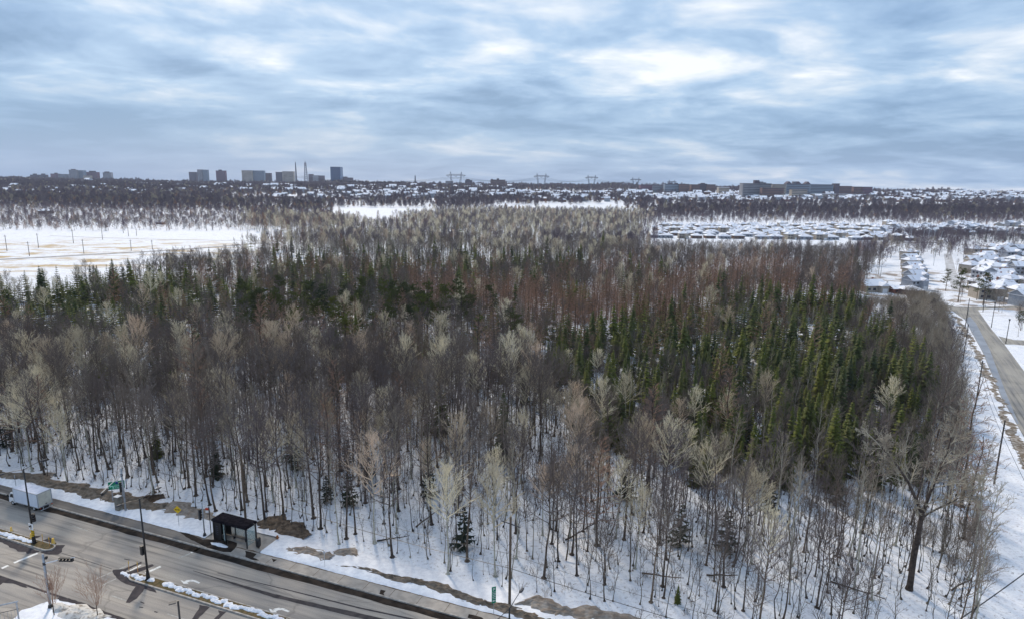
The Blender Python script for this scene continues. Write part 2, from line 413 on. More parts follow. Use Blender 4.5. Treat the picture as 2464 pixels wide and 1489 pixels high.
def blob(cx, cy, rx, ry, h, seed, rz=0, rings=5, seg=14):
    'low uneven heap'
    r = random.Random(seed); b = MB(); am = [1+r.uniform(-.28, .28) for _ in range(seg)]
    b.v.append((0, 0, h))
    for i in range(1, rings+1):
        k = i/rings
        for j in range(seg):
            a = 2*PI*j/seg; x = rx*k*am[j]*math.cos(a); y = ry*k*am[j]*math.sin(a); z = h*(1-k**2.2)*(1+r.uniform(-.25, .25))
            b.v.append((x*math.cos(rz)-y*math.sin(rz), x*math.sin(rz)+y*math.cos(rz), max(z, 0) if i < rings else -.01))
    for j in range(seg): b.f.append((0, 1+j, 1+(j+1) % seg)); b.mi.append(0)
    for i in range(rings-1):
        for j in range(seg):
            a = 1+i*seg+j; q = 1+i*seg+(j+1) % seg; b.f.append((a, a+seg, q+seg, q)); b.mi.append(0)
    return b
# left median: nose at s about -77.6 ; right median: nose at s about -64
def med_poly(s_far, s_nose, ta, tb, left):
    m_ = (ta+tb)/2; w = (tb-ta)/2; e = -1 if not left else 1
    pts = [st(s_far, ta)[:2], st(s_nose-e*w*1.3, ta)[:2]]
    for k in range(1, 8):
        a = -PI/2+PI*k/8; pts.append(st(s_nose-e*w*1.3+e*w*1.3*math.cos(a), m_+w*math.sin(a))[:2])
    pts += [st(s_nose-e*w*1.3, tb)[:2], st(s_far, tb)[:2]]
    return pts
sN1 = Vector(G(128, 1321)).dot(RD); sN2 = Vector(G(309, 1388)).dot(RD)
median(med_poly(-150, sN1, 46.15, 47.55, True), 1, 0)
median(med_poly(40, sN2, 45.7, 47.15, False), 2, 0)
snow_b = MB(); r = random.Random(9)
def addblob(dst, src, loc):
    n = len(dst.v); dst.v += [(v[0]+loc[0], v[1]+loc[1], v[2]+loc[2]) for v in src.v]; dst.f += [tuple(n+k for k in f) for f in src.f]; dst.mi += [0]*len(src.f)
s = sN2+.7
while s < 20:
    if not (sN2+3.3 < s < sN2+5.4) :
        p = st(s, 46.5+r.uniform(-.18, .22)); addblob(snow_b, blob(0, 0, r.uniform(.45, .9), r.uniform(.28, .45), .16, int(s*10), ROT), (p[0], p[1], .14))
    s += r.uniform(.55, .95)
s = sN1-4.2
while s > -140:
    p = st(s, 46.75+r.uniform(-.15, .15)); addblob(snow_b, blob(0, 0, r.uniform(.5, .9), r.uniform(.22, .4), .14, int(-s*10), ROT), (p[0], p[1], .14)); s -= r.uniform(.5, .9)
for px, py in ((300, 1379), (306, 1383), (313, 1386), (296, 1378)):
    p = G(px, py); addblob(snow_b, blob(0, 0, .5, .25, .08, px, ROT), (p[0], p[1], .016))
tag(snow_b.build('median_snow', snowm), kind='structure')
# ------- wet patches on the carriageway
q1 = lambda X, Y: G(.267*X, 1091.7+.267*Y)
WET = [[(-60, 725), (0, 755), (300, 855), (360, 880), (300, 895), (240, 898), (235, 880), (160, 878), (150, 860), (90, 840), (60, 815), (0, 790), (-60, 770)],
       [(360, 880), (470, 868), (495, 850), (490, 820), (585, 820), (560, 850), (558, 880), (525, 905), (440, 905), (380, 890)],
       [(345, 790), (420, 765), (450, 750), (485, 790), (500, 815), (470, 835), (400, 812)], [(150, 728), (230, 742), (330, 735), (372, 735), (345, 755), (300, 765), (200, 752)],
       [(1010, 1055), (1020, 1042), (1110, 1035), (1200, 1000), (1270, 970), (1280, 985), (1200, 1015), (1135, 1050), (1130, 1065), (1160, 1060), (1230, 1035), (1300, 1010), (1370, 993), (1388, 1005), (1300, 1045), (1200, 1085), (1155, 1095), (1165, 1120), (1300, 1170), (1390, 1215), (1410, 1250), (1350, 1230), (1300, 1215), (1290, 1240), (1230, 1300), (1170, 1340), (1135, 1338), (1170, 1270), (1190, 1230), (1220, 1195), (1160, 1180), (1090, 1150), (1050, 1115)],
       [(1800, 1355), (1890, 1378), (1850, 1420), (1780, 1489), (1760, 1510), (1700, 1510), (1725, 1489), (1790, 1400)], [(1965, 1405), (2040, 1420), (2010, 1450), (1970, 1489), (1950, 1510), (1900, 1510), (1925, 1489), (1975, 1440)],
       [(500, 1295), (620, 1300), (760, 1345), (900, 1400), (1130, 1480), (1250, 1520), (1150, 1525), (940, 1450), (800, 1395), (640, 1340), (540, 1318)],
       [(0, 1100), (40, 1125), (160, 1150), (250, 1200), (230, 1205), (120, 1165), (30, 1160), (0, 1180), (-40, 1150)]]
for q in WET: sheet('wet_patch', ragged([q1(*p) for p in q], rnd, .05, .4), .016, wetm)
def line(name, a, c, w, m, z=.012):
    p, q = Vector(q1(*a)), Vector(q1(*c)); d = (q-p).normalized(); n = Vector((-d.y, d.x))*w/2
    sheet(name, [p+n, p-n, q-n, q+n], z, m)
for a, c, w, m in (((340, 892), (125, 980), .42, white), ((75, 1003), (15, 1030), .42, white), ((1185, 988), (760, 1170), .2, palewear), ((1045, 1122), (915, 1187), .2, palewear),
                   ((1448, 1012), (1310, 1072), .4, white), ((1290, 1082), (1240, 1100), .4, white), ((1270, 1000), (1150, 1062), .2, white), ((1792, 855), (1720, 888), .34, white), ((1715, 895), (1610, 935), .25, palewear),
                   ((1655, 853), (1612, 872), .15, palewear), ((1530, 825), (1480, 845), .12, palewear), ((1005, 1275), (1135, 1318), .12, palewear), ((0, 650), (160, 690), .12, palewear), ((650, 645), (790, 690), .12, palewear), ((700, 935), (1010, 1035), .06, wetm), ((560, 895), (700, 935), .06, wetm),
                   ((1510, 1440), (1700, 1500), .12, palewear), ((1120, 945), (1170, 955), .12, wetm), ((1265, 1330), (1300, 1345), .12, wetm), ((1390, 1418), (1420, 1426), .14, wetm), ((1255, 1378), (1290, 1382), .12, wetm)):
    line('road_marking' if m is not wetm else 'tar_mark', a, c, w, m, .012 if m is not wetm else .0145)
for base, off in (((1630, 1150), (0, 0)), ((0, 0), None)):
    if off is not None:
        P_ = [(1625, 1135), (1655, 1168), (1700, 1167), (1688, 1158), (1710, 1147), (1745, 1148), (1790, 1166), (1805, 1158), (1765, 1137), (1725, 1130), (1680, 1136), (1658, 1148), (1640, 1138)]
        sheet('turn_arrow', [q1(*p) for p in P_], .012, white)
    else:
        P_ = [(258, 1384), (275, 1413), (330, 1417), (322, 1406), (345, 1396), (375, 1395), (430, 1413), (448, 1405), (395, 1380), (350, 1374), (310, 1380), (290, 1394), (275, 1385)]
        sheet('turn_arrow', [z2(*p) for p in [(x, y) for x, y in P_]], .012, white)
# ------- snowy corner at the lower left and the ground in front of it
corner = [q1(*p) for p in ((120, 1560), (150, 1440), (180, 1415), (270, 1390), (360, 1375), (440, 1360), (500, 1345), (560, 1338), (640, 1345), (740, 1385), (830, 1420), (920, 1455), (1060, 1500), (1300, 1600), (600, 1800), (100, 1800))]
snow_slab('snow_corner', ragged(corner, rnd, .10, .6), .22)
for i, (X, Y, rx, ry, h) in enumerate(((560, 1410, 1.7, .7, .4), (700, 1440, 2.2, 1.2, .45), (820, 1480, 2.0, 1.1, .4))):
    p = q1(X, Y); o = blob(0, 0, rx, ry, h, 60+i, ROT, 6, 18).build('dirty_snow_heap', mat('grey_crusted_snow', (.62, .60, .57), .9, noise=((.28, .24, .2), 2.2, 6, .5, .68), bump=.9), loc=(p[0], p[1], .2)); smooth(o); tag(o, kind='structure')
# ------- dirty windrows between verge and wood
def windrow(pts, seed, m, kind='structure', name='dirt_bank', edge=None):
    'pts: (px, py, half width in m, height)'
    r = random.Random(seed); P_ = [Vector((*G(a, c), 0)) for a, c, w, h in pts]; b = MB(); cols = 15; rows = 0
    for i in range(len(P_)-1):
        n = max(2, int((P_[i+1]-P_[i]).length/.45)); d = (P_[i+1]-P_[i]).normalized(); nn = Vector((-d.y, d.x, 0))
        if nn.y < 0: nn = -nn
        for k in range(n + (1 if i == len(P_)-2 else 0)):
            u = k/n; p = P_[i].lerp(P_[i+1], u); w = (pts[i][2]*(1-u)+pts[i+1][2]*u)*.74; h = pts[i][3]*(1-u)+pts[i+1][3]*u
            w *= 1+.16*math.sin(rows*.7+seed)+.1*math.sin(rows*1.9)+r.uniform(-.2, .2); sh = .25*math.sin(rows*.31+seed*2)
            for c in range(cols):
                t = -1+2*c/(cols-1); z = h*(1-abs(t)**1.6)*(1+r.uniform(-.35, .35)) if 0 < c < cols-1 else -.03
                b.v.append((p+nn*(t*w+sh)+d*r.uniform(-.08, .08)+Vector((0, 0, max(z, .02) if 0 < c < cols-1 else -.03)))[:])
            rows += 1
    for i in range(rows-1):
        for c in range(cols-1): a = i*cols+c; b.f.append((a, a+cols, a+cols+1, a+1)); b.mi.append(0)
    o = b.build(name, m); return tag(o, kind=kind)
windrow([(-250, 1085, 1.6, .5), (0, 1142, 1.7, .5), (80, 1154, 2.2, .6), (160, 1175, 2.2, .6), (240, 1192, 2.4, .6), (330, 1214, 2.8, .7), (395, 1225, 1.6, .5)], 3, dirt)
windrow([(375, 1228, 1.2, .3), (420, 1222, 2.8, .55), (470, 1238, 2.2, .5), (512, 1258, 1.5, .3)], 4, dirt_pale)
windrow([(330, 1218, 1.2, .3), (362, 1202, 1.9, .6), (395, 1193, 1.2, .3)], 13, soil)
windrow([(85, 1148, .6, .2), (110, 1140, 1.2, .35), (135, 1140, 1.0, .2)], 14, dirt_pale)
windrow([(618, 1258, .8, .2), (655, 1252, 2.3, .35), (700, 1275, 2.4, .35), (742, 1292, 1.4, .25)], 5, litter)
windrow([(692, 1322, 1.2, .3), (740, 1332, 1.9, .45), (800, 1345, 1.7, .4)], 6, dirt_pale)
windrow([(803, 1338, 1.1, .35), (835, 1333, 1.8, .5), (860, 1340, .8, .2)], 7, dirt_pale)
windrow([(750, 1353, .3, .15), (810, 1362, .5, .2), (900, 1380, .9, .4), (1000, 1402, 1.2, .5), (1060, 1420, 1.4, .55), (1130, 1440, 1.1, .45), (1190, 1462, 1.2, .45), (1260, 1485, 1.6, .5), (1400, 1530, 1.8, .5)], 8, dirt)
windrow([(1240, 1462, .6, .3), (1285, 1454, 1.9, .6), (1340, 1468, 2.0, .5), (1440, 1486, 2.2, .4), (1560, 1520, 2.2, .4)], 10, dirt_pale)
# ------- the side road at the right, its verges and the junction
RL = [(2286, 742), (2320, 766), (2364, 846), (2408, 953), (2447, 1021), (2490, 1098), (2560, 1230)]
RR = [(2353, 746), (2386, 792), (2417, 828), (2464, 892), (2520, 965), (2600, 1075), (2700, 1200)]
ll = [G(*p) for p in RL]; rr = [G(*p) for p in RR]
b = MB()
for i in range(len(ll)-1): b.quad((*ll[i], .004), (*rr[i], .004), (*rr[i+1], .004), (*ll[i+1], .004))
tag(b.build('side_road', asphalt2), kind='structure')
bluegrey = mat('wet_grey_asphalt', (.30, .33, .38), .55, noise=((.24, .26, .30), .3))
b = MB()
for i in range(4):
    f = lambda A, B, u: (A[0]+(B[0]-A[0])*u, A[1]+(B[1]-A[1])*u, .0085)
    w_ = (.5, .45, .32, .18, .05)
    b.quad(f(ll[i], rr[i], .02), f(ll[i], rr[i], w_[i]), f(ll[i+1], rr[i+1], w_[i+1]), f(ll[i+1], rr[i+1], .02))
tag(b.build('meltwater_film', bluegrey), kind='structure')
junc = [G(*p) for p in ((2274, 733), (2300, 738), (2358, 739), (2464, 735), (2560, 733), (2560, 741), (2400, 742), (2353, 746), (2356, 752), (2320, 768), (2286, 744), (2268, 738))]
sheet('side_road', junc, .009, asphalt2)
drive = [G(*p) for p in ((2402, 808), (2440, 817), (2540, 822), (2540, 838), (2440, 828), (2417, 828))]
sheet('driveway', drive, .0095, asphalt2)
for (pp, w) in (([(2275, 742), (2306, 772), (2345, 835), (2385, 925), (2435, 1040), (2480, 1150), (2540, 1300)], 1.0),):
    P_ = [Vector((*G(*p), 0)) for p in pp]; rr_ = random.Random(4); b = MB()
    prev = None; wa = wc = 0
    for i in range(len(P_)-1):
        d = (P_[i+1]-P_[i]); n = max(2, int(d.length/.5)); nn = Vector((-d.y, d.x, 0)).normalized()
        for k in range(n):
            wa = .75*wa+.25*rr_.uniform(-2.2, 2.0); wc = .75*wc+.25*rr_.uniform(-2.2, 2.0)
            p = P_[i]+d*k/n; a = p+nn*(w+wa+rr_.uniform(-.15, .15)); c = p-nn*(w*.6+wc+rr_.uniform(-.15, .15))
            a.z = c.z = .014
            if prev: b.quad(prev[0], prev[1], c[:], a[:])
            prev = (a[:], c[:])
    tag(b.build('bare_verge', mat('grassy_verge_dirt', (.16, .125, .09), .95, noise=((.40, .37, .34), 1.1, 6, .45, .6), bump=.6)), kind='structure')
# open-field track on the left and far paths
def track(pp, w, m, name='field_track', terr=False):
    P_ = [Vector((*(T(*p) if terr else G(*p)), 0)) for p in pp]; b = MB(); prev = None
    for i, p in enumerate(P_):
        d = (P_[min(i+1, len(P_)-1)]-P_[max(i-1, 0)]); nn = Vector((-d.y, d.x, 0)).normalized()*w/2
        a, c = p+nn, p-nn; a.z = hgt(a.x, a.y)+.03; c.z = hgt(c.x, c.y)+.03
        if prev: b.quad(prev[0], prev[1], c[:], a[:])
        prev = (a[:], c[:])
    return tag(b.build(name, m), kind='structure')
trk = mat('gravel_track', (.27, .25, .23), .95, noise=((.42, .41, .42), .25, 4))
track([(-200, 640), (0, 625), (120, 619), (240, 612), (360, 606), (480, 598), (600, 588), (640, 584)], 6.5, trk)
track([(120, 568), (250, 573), (400, 577), (560, 580), (680, 581)], 2.0, trk)
track([(2180, 586), (2250, 584), (2330, 590), (2464, 602), (2560, 610)], 7, asphalt2, 'far_street')
track([(2110, 584), (2180, 588), (2300, 591)], 3, asphalt2, 'far_street')
track([(2305, 700), (2299, 680), (2289, 655), (2284, 630), (2280, 612)], 4.5, mat('snowy_street', (.38, .37, .37), .9, noise=((.6, .61, .64), .4)), 'far_street')
# ---------------------------------------------------------------- trees
bark_grey = mat('grey_brown_bark', (.05, .04, .035), .95, noise=((.11, .09, .075), 2.5, 4), vary=((.7, .65, .62), (1.7, 1.5, 1.3), (.8, .75, .75), (1.2, 1.1, 1.0), (2.1, 1.9, 1.6), (.75, .7, .7)))
twig_grey = mat('grey_twigs', (.2, .18, .18), .95, vary=((.11, .088, .085), (.18, .145, .118), (.125, .10, .105), (.23, .19, .155), (.135, .105, .09), (.15, .128, .125)))
bark_pale = mat('pale_bark', (.46, .44, .36), .9, noise=((.26, .24, .2), 3, 4, .45, .7))
twig_pale = mat('pale_twigs', (.5, .47, .36), .9, vary=((.64, .55, .39), (.82, .74, .55), (.50, .43, .31), (.72, .56, .42)))
twig_tan = mat('tan_twigs', (.33, .28, .21), .95, vary=((.30, .26, .20), (.22, .185, .155), (.38, .33, .25), (.25, .195, .155)))
twig_red = mat('russet_twigs', (.25, .15, .1), .95, vary=((.31, .18, .12), (.37, .23, .16), (.27, .175, .13), (.34, .19, .125)))
needle = mat('conifer_needles', (.05, .07, .03), .9, vary=((.055, .075, .024), (.155, .165, .03), (.042, .058, .028), (.125, .14, .026), (.07, .085, .03), (.105, .11, .035)))
needle_d = mat('dark_conifer_needles', (.02, .03, .02), .9, vary=((.024, .034, .022), (.038, .046, .026), (.02, .03, .022)))
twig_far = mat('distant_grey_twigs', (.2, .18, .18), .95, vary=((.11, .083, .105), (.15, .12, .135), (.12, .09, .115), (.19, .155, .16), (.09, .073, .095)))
def perp(d, a, az):
    'direction at angle a from d, turned az about it'
    u = d.cross(Vector((0, 0, 1)) if abs(d.z) < .95 else Vector((1, 0, 0))).normalized(); w = d.cross(u)
    return (d*math.cos(a)+(u*math.cos(az)+w*math.sin(az))*math.sin(a)).normalized()
UPV = Vector((0, 0, 1))
def limb(b, p, d, L, r, lv, cfg, R_, sides=3):
    last = lv >= len(cfg['k'])
    n = 2 if last else (4 if lv == 0 else 3)
    pts = [p]; dd = d
    for i in range(n):
        dd = (dd+UPV*cfg['up']*(1 if lv == 0 else .6)/n+Vector((R_.uniform(-1, 1), R_.uniform(-1, 1), R_.uniform(-.6, .8)))*cfg['jit']).normalized()
        pts.append(pts[-1]+dd*L/n)
    rad = [max(r*(1-.72*i/n), cfg['rmin']) for i in range(n+1)]
    if last: pts = [pts[0], pts[-1]]; rad = [max(r, cfg['rmin']), cfg['rmin']*.6]
    b.tube(pts, rad, sides if lv == 0 else 3)
    if last: return
    k = cfg['k'][lv]
    for j in range(k):
        u = .22+.78*(j+R_.random())/k
        f = u*n; i = min(int(f), n-1); q = pts[i].lerp(pts[i+1], f-i)
        dl = (pts[i+1]-pts[i]).normalized()
        limb(b, q, perp(dl, cfg['ang'][lv]*R_.uniform(.7, 1.2), R_.uniform(0, 2*PI)), L*cfg['lr'][lv]*(1.15-.6*u)*R_.uniform(.7, 1.15), r*.45, lv+1, cfg, R_)
KINDS = {
 'maple': dict(H=15.5, cs=.48, n=22, R=3.6, el=(14, 72), k=(6, 6), ang=(.7, .75), lr=(.5, .52), up=.5, jit=.13, rmin=.013, tr=.15, lim=.05, shape='oval'),
 'poplar': dict(H=16, cs=.5, n=20, R=4.1, el=(24, 72), k=(8, 7), ang=(.65, .7), lr=(.5, .5), up=.5, jit=.12, rmin=.014, tr=.15, lim=.07, shape='fan'),
 'slim': dict(H=15, cs=.5, n=14, R=2.0, el=(45, 72), k=(5, 5), ang=(.65, .7), lr=(.5, .5), up=.4, jit=.12, rmin=.013, tr=.11, lim=.04, shape='oval'),
 'larch': dict(H=14, cs=.2, n=50, R=2.9, el=(5, 35), k=(5, 3), ang=(.7, .8), lr=(.42, .45), up=.15, jit=.12, rmin=.016, tr=.15, lim=.035, shape='cone'),
 'shrub': dict(H=6.5, cs=.05, n=26, R=2.6, el=(48, 80), k=(6, 4), ang=(.5, .6), lr=(.5, .5), up=.3, jit=.14, rmin=.013, tr=.04, lim=.03, shape='bush'),
}
def make_tree(kind, seed, lod, trunk_b, crown_b, **over):
    c = dict(KINDS[kind]); c.update(over); R_ = random.Random(seed)
    if lod == 1: c['k'] = (max(3, c['k'][0]-1),)+tuple(max(2, v-3) for v in c['k'][1:]); c['n'] = int(c['n']*.72); c['rmin'] *= 2.3; c['lim'] *= 1.2
    if lod == 2: c['k'] = (8,); c['n'] = int(c['n']*.85); c['rmin'] = .055; c['lim'] *= 1.3; c['ang'] = (.8,); c['lr'] = (.6,)
    if lod == 3: c['k'] = (9,); c['n'] = int(c['n']*1.1); c['rmin'] = .13; c['lim'] *= 1.3; c['ang'] = (.9,); c['lr'] = (.6,)
    H = c['H']; lean = Vector((R_.uniform(-.03, .03), R_.uniform(-.03, .03), 1)); tp = [Vector((0, 0, -.3))]; n = 7
    if kind != 'shrub':
        w = Vector((0, 0, 0))
        for i in range(1, n+1):
            w += Vector((R_.uniform(-1, 1), R_.uniform(-1, 1), 0))*(.22 if H > 5 else .12); tp.append(Vector((lean.x*H*i/n, lean.y*H*i/n, H*.94*i/n))+w)
        tr = c['tr']*(1 if lod < 2 else 1.3)
        if lod == 0: trunk_b.tube([(0, 0, .015), (0, 0, .25)], [tr*2.3+.03, tr*1.1], 7)  # dark flared foot: melt ring plus painted contact shade around the trunk
        trunk_b.tube(tp, [tr*1.35]+[tr*(1-.8*i/n) for i in range(1, n+1)], 6 if lod == 0 else 4)
    for j in range(c['n']):
        u = (j+R_.random())/c['n']
        az = j*2.4+R_.uniform(-.5, .5)
        if kind == 'shrub':
            a = R_.uniform(0, .55); L = c['H']*R_.uniform(.6, 1)
            p = Vector((math.cos(az)*.5*R_.random(), math.sin(az)*.5*R_.random(), -.1)); d = Vector((math.cos(az)*math.sin(a), math.sin(az)*math.sin(a), math.cos(a)))
        else:
            h = c['cs']+(1-c['cs'])*u*.97; f = h*n; i = min(int(f)+0, n-1); p = tp[i].lerp(tp[i+1], f-i)
            if c['shape'] == 'oval': L = c['R']*(.45+.9*math.sin(PI*min(1, .18+.72*u)))*R_.uniform(.7, 1.1)
            elif c['shape'] == 'fan': L = c['R']*(.75+.5*math.sin(PI*(.25+.7*u))-.25*u)*R_.uniform(.75, 1.15)
            else: L = c['R']*(1.12-u)*R_.uniform(.8, 1.15)+.25
            e = math.radians(c['el'][0]+(c['el'][1]-c['el'][0])*u+R_.uniform(-8, 8)); d = Vector((math.cos(az)*math.cos(e), math.sin(az)*math.cos(e), math.sin(e)))
        limb(crown_b, p, d, L, c['lim']*(1.25-.7*u), 0, c, R_, 4 if lod == 0 else 3)
def make_spruce(seed, lod, tb, cb, H=11.5, R=1.9, sp=.36, bare=.1, droop=.35, blade=1.0):
    R_ = random.Random(seed); tb.tube([(0, 0, -.3), (0, 0, H*.5), (0, 0, H)], [.15, .09, .02], 5 if lod == 0 else 3)
    if lod == 1: sp *= 1.7
    if lod >= 2: sp *= 2.6
    z = H*bare; k = 0
    while z < H-.15:
        u = (z-H*bare)/(H*(1-bare)); L0 = R*(1-u)**.85+.16; nb = 8 if lod == 0 else (6 if lod == 1 else 5)
        for j in range(nb):
            if R_.random() < .1: continue
            az = 2*PI*j/nb+k*.9+R_.uniform(-.3, .3); L = L0*R_.uniform(.65, 1.2); dz = -droop*L*R_.uniform(.5, 1.4)+.1*L
            o = Vector((0, 0, z+R_.uniform(-.15, .15))); d = Vector((math.cos(az), math.sin(az), 0)); s = Vector((-d.y, d.x, 0)); tip = o+d*L+Vector((0, 0, dz))
            w = (.20*L+.12)*blade*(1 if lod == 0 else 1.5)
            cb.quad(o+Vector((0, 0, .05)), o+d*L*.45+s*w+Vector((0, 0, dz*.35-.12)), tip); cb.quad(o+Vector((0, 0, .05)), tip, o+d*L*.45-s*w+Vector((0, 0, dz*.35-.12)))
            if lod < 2:
                for q in ((.35, 1), (.35, -1), (.62, 1), (.62, -1)) if lod == 0 else ((.5, 1), (.5, -1)):
                    a = o+d*L*q[0]+Vector((0, 0, dz*q[0])); e = a+(s*q[1]*.55+d*.42)*L*.42*R_.uniform(.7, 1.3)+Vector((0, 0, -.16*L))
                    cb.quad(a, a+d*L*.22+Vector((0, 0, -.05)), e)
        z += sp*(1+.4*(1-u))*R_.uniform(.8, 1.2); k += 1
def make_pine(seed, lod, tb, cb, H=14, R=3.2):
    R_ = random.Random(seed); tb.tube([(0, 0, -.3), (.1, 0, H*.5), (0, .1, H*.93)], [.2, .14, .04], 6)
    for j in range(26 if lod == 0 else 18):
        u = R_.random(); z = H*(.32+.66*u); az = j*2.4; L = R*(1.1-u*.75)*R_.uniform(.6, 1.1); d = Vector((math.cos(az), math.sin(az), .35)); o = Vector((0, 0, z)); e = o+d*L
        tb.tube([o, e], [.05, .02], 3)
        for q in range(26 if lod == 0 else 12):
            c = o.lerp(e, R_.uniform(.35, 1.05))+Vector((R_.gauss(0, .38), R_.gauss(0, .38), R_.gauss(0, .2)))
            v = Vector((R_.uniform(-1, 1), R_.uniform(-1, 1), R_.uniform(-.2, 1))).normalized()*(.4 if lod == 0 else .6); w = v.cross(UPV).normalized()*.13
            cb.quad(c-w, c+w, c+v); cb.quad(c-w.cross(v).normalized()*.13, c+w.cross(v).normalized()*.13, c+v)
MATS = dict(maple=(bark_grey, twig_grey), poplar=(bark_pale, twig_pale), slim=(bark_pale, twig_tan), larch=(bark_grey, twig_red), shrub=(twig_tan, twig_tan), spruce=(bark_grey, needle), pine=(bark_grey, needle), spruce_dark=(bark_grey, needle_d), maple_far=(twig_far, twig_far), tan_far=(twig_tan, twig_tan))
def fill(kind, seed, lod, tb, cb):
    if kind == 'spruce' or kind == 'spruce_dark':
        q = random.Random(seed*13); make_spruce(seed, lod, tb, cb, H=q.uniform(8.5, 13), R=q.uniform(1.35, 2.5), sp=q.uniform(.3, .46), bare=q.choice((.03, .08, .22)), droop=q.uniform(.15, .5), blade=q.uniform(1.0, 1.5))
    elif kind == 'pine': make_pine(seed, lod, tb, cb)
    elif kind == 'maple_far': make_tree('maple', seed, lod, tb, cb, cs=.14 if lod == 3 else .3, R=4.4)
    elif kind == 'tan_far': make_tree('poplar', seed, lod, tb, cb)
    else: make_tree(kind, seed, lod, tb, cb)
NAMES = dict(maple='bare_tree', poplar='pale_poplar', slim='slender_tree', larch='larch_tree', shrub='willow_bush', spruce='spruce_tree', pine='pine_tree', spruce_dark='spruce_tree')
PROTO_ME = {}                                    # (kind) -> list of (trunk mesh, crown mesh) for the near individuals
def proto_meshes(kind, n, **over):
    if kind not in PROTO_ME:
        out = []
        for i in range(n):
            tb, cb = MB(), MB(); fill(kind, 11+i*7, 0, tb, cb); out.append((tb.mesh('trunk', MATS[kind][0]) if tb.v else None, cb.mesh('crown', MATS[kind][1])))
        PROTO_ME[kind] = out
    return PROTO_ME[kind]
def plant(kind, x, y, s, rz, label, group, cat='tree', proto=None, z=None, lean=0):
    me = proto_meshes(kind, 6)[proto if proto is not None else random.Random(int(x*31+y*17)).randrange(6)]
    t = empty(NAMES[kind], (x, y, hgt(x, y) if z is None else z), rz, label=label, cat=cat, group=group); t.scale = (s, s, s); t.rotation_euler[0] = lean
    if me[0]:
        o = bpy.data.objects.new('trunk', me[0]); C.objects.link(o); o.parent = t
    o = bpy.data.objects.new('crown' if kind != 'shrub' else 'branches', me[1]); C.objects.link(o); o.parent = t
    return t
LODC = {}
def lod_collection(kind, lod, n=4):
    key = (kind, lod)
    if key in LODC: return LODC[key]
    c = bpy.data.collections.new('%s_models' % kind)
    for i in range(n):
        b = MB(); cb = MB(); cb.cur = 0
        fill(kind, 101+i*5, lod, b, cb)
        nv = len(b.v); b.v += cb.v; b.f += [tuple(k+nv for k in f) for f in cb.f]; b.mi += [1]*len(cb.f)
        o = bpy.data.objects.new('tree_model_%s' % 'abcdefgh'[i], b.mesh('tree_model', list(MATS[kind]))); c.objects.link(o)
    LODC[key] = c; return c
def stuff_trees(name, label, cat, items):
    'items: list of (kind, lod, [(x,y,z,s,rz,sz)]) : one object that instances them all'
    P, A, S, K, cols = [], [], [], [], []
    for kind, lod, pts in items:
        if not pts: continue
        ci = len(cols); cols.append(lod_collection(kind, lod))
        for (x, y, z, s, rz, sz) in pts:
            P.append((x, y, z)); A.append(rz); S.append((s, s, s*sz)); K.append(ci)
    if not P: return
    me = bpy.data.meshes.new(name); me.from_pydata(P, [], [])
    a = me.attributes.new('turn', 'FLOAT', 'POINT'); a.data.foreach_set('value', A)
    a = me.attributes.new('size', 'FLOAT_VECTOR', 'POINT'); a.data.foreach_set('vector', [v for q in S for v in q])
    a = me.attributes.new('model', 'INT', 'POINT'); a.data.foreach_set('value', K)
    o = bpy.data.objects.new(name, me); C.objects.link(o); tag(o, label, cat, kind='stuff')
    ng = bpy.data.node_groups.new(name, 'GeometryNodeTree'); ng.interface.new_socket('Geometry', in_out='INPUT', socket_type='NodeSocketGeometry'); ng.interface.new_socket('Geometry', in_out='OUTPUT', socket_type='NodeSocketGeometry')
    N = ng.nodes; L = ng.links; gi = N.new('NodeGroupInput'); go = N.new('NodeGroupOutput'); join = N.new('GeometryNodeJoinGeometry'); L.new(join.outputs[0], go.inputs[0])
    def attr(n_, t):
        q = N.new('GeometryNodeInputNamedAttribute'); q.data_type = t; q.inputs[0].default_value = n_; return q.outputs[0]
    comb = N.new('ShaderNodeCombineXYZ'); L.new(attr('turn', 'FLOAT'), comb.inputs[2])
    for i, c in enumerate(cols):
        cmpn = N.new('FunctionNodeCompare'); cmpn.data_type = 'INT'; cmpn.operation = 'EQUAL'; L.new(attr('model', 'INT'), cmpn.inputs['A'] if False else [s for s in cmpn.inputs if s.type == 'INT'][0]); [s for s in cmpn.inputs if s.type == 'INT'][1].default_value = i
        info = N.new('GeometryNodeCollectionInfo'); info.inputs[0].default_value = c; info.inputs[1].default_value = True; info.inputs[2].default_value = True
        ip = N.new('GeometryNodeInstanceOnPoints'); L.new(gi.outputs[0], ip.inputs['Points']); L.new(cmpn.outputs[0], ip.inputs['Selection']); L.new(info.outputs[0], ip.inputs['Instance']); ip.inputs['Pick Instance'].default_value = True
        L.new(comb.outputs[0], ip.inputs['Rotation']); L.new(attr('size', 'FLOAT_VECTOR'), ip.inputs['Scale']); L.new(ip.outputs[0], join.inputs[0])
    md = o.modifiers.new('trees', 'NODES'); md.node_group = ng
    return o
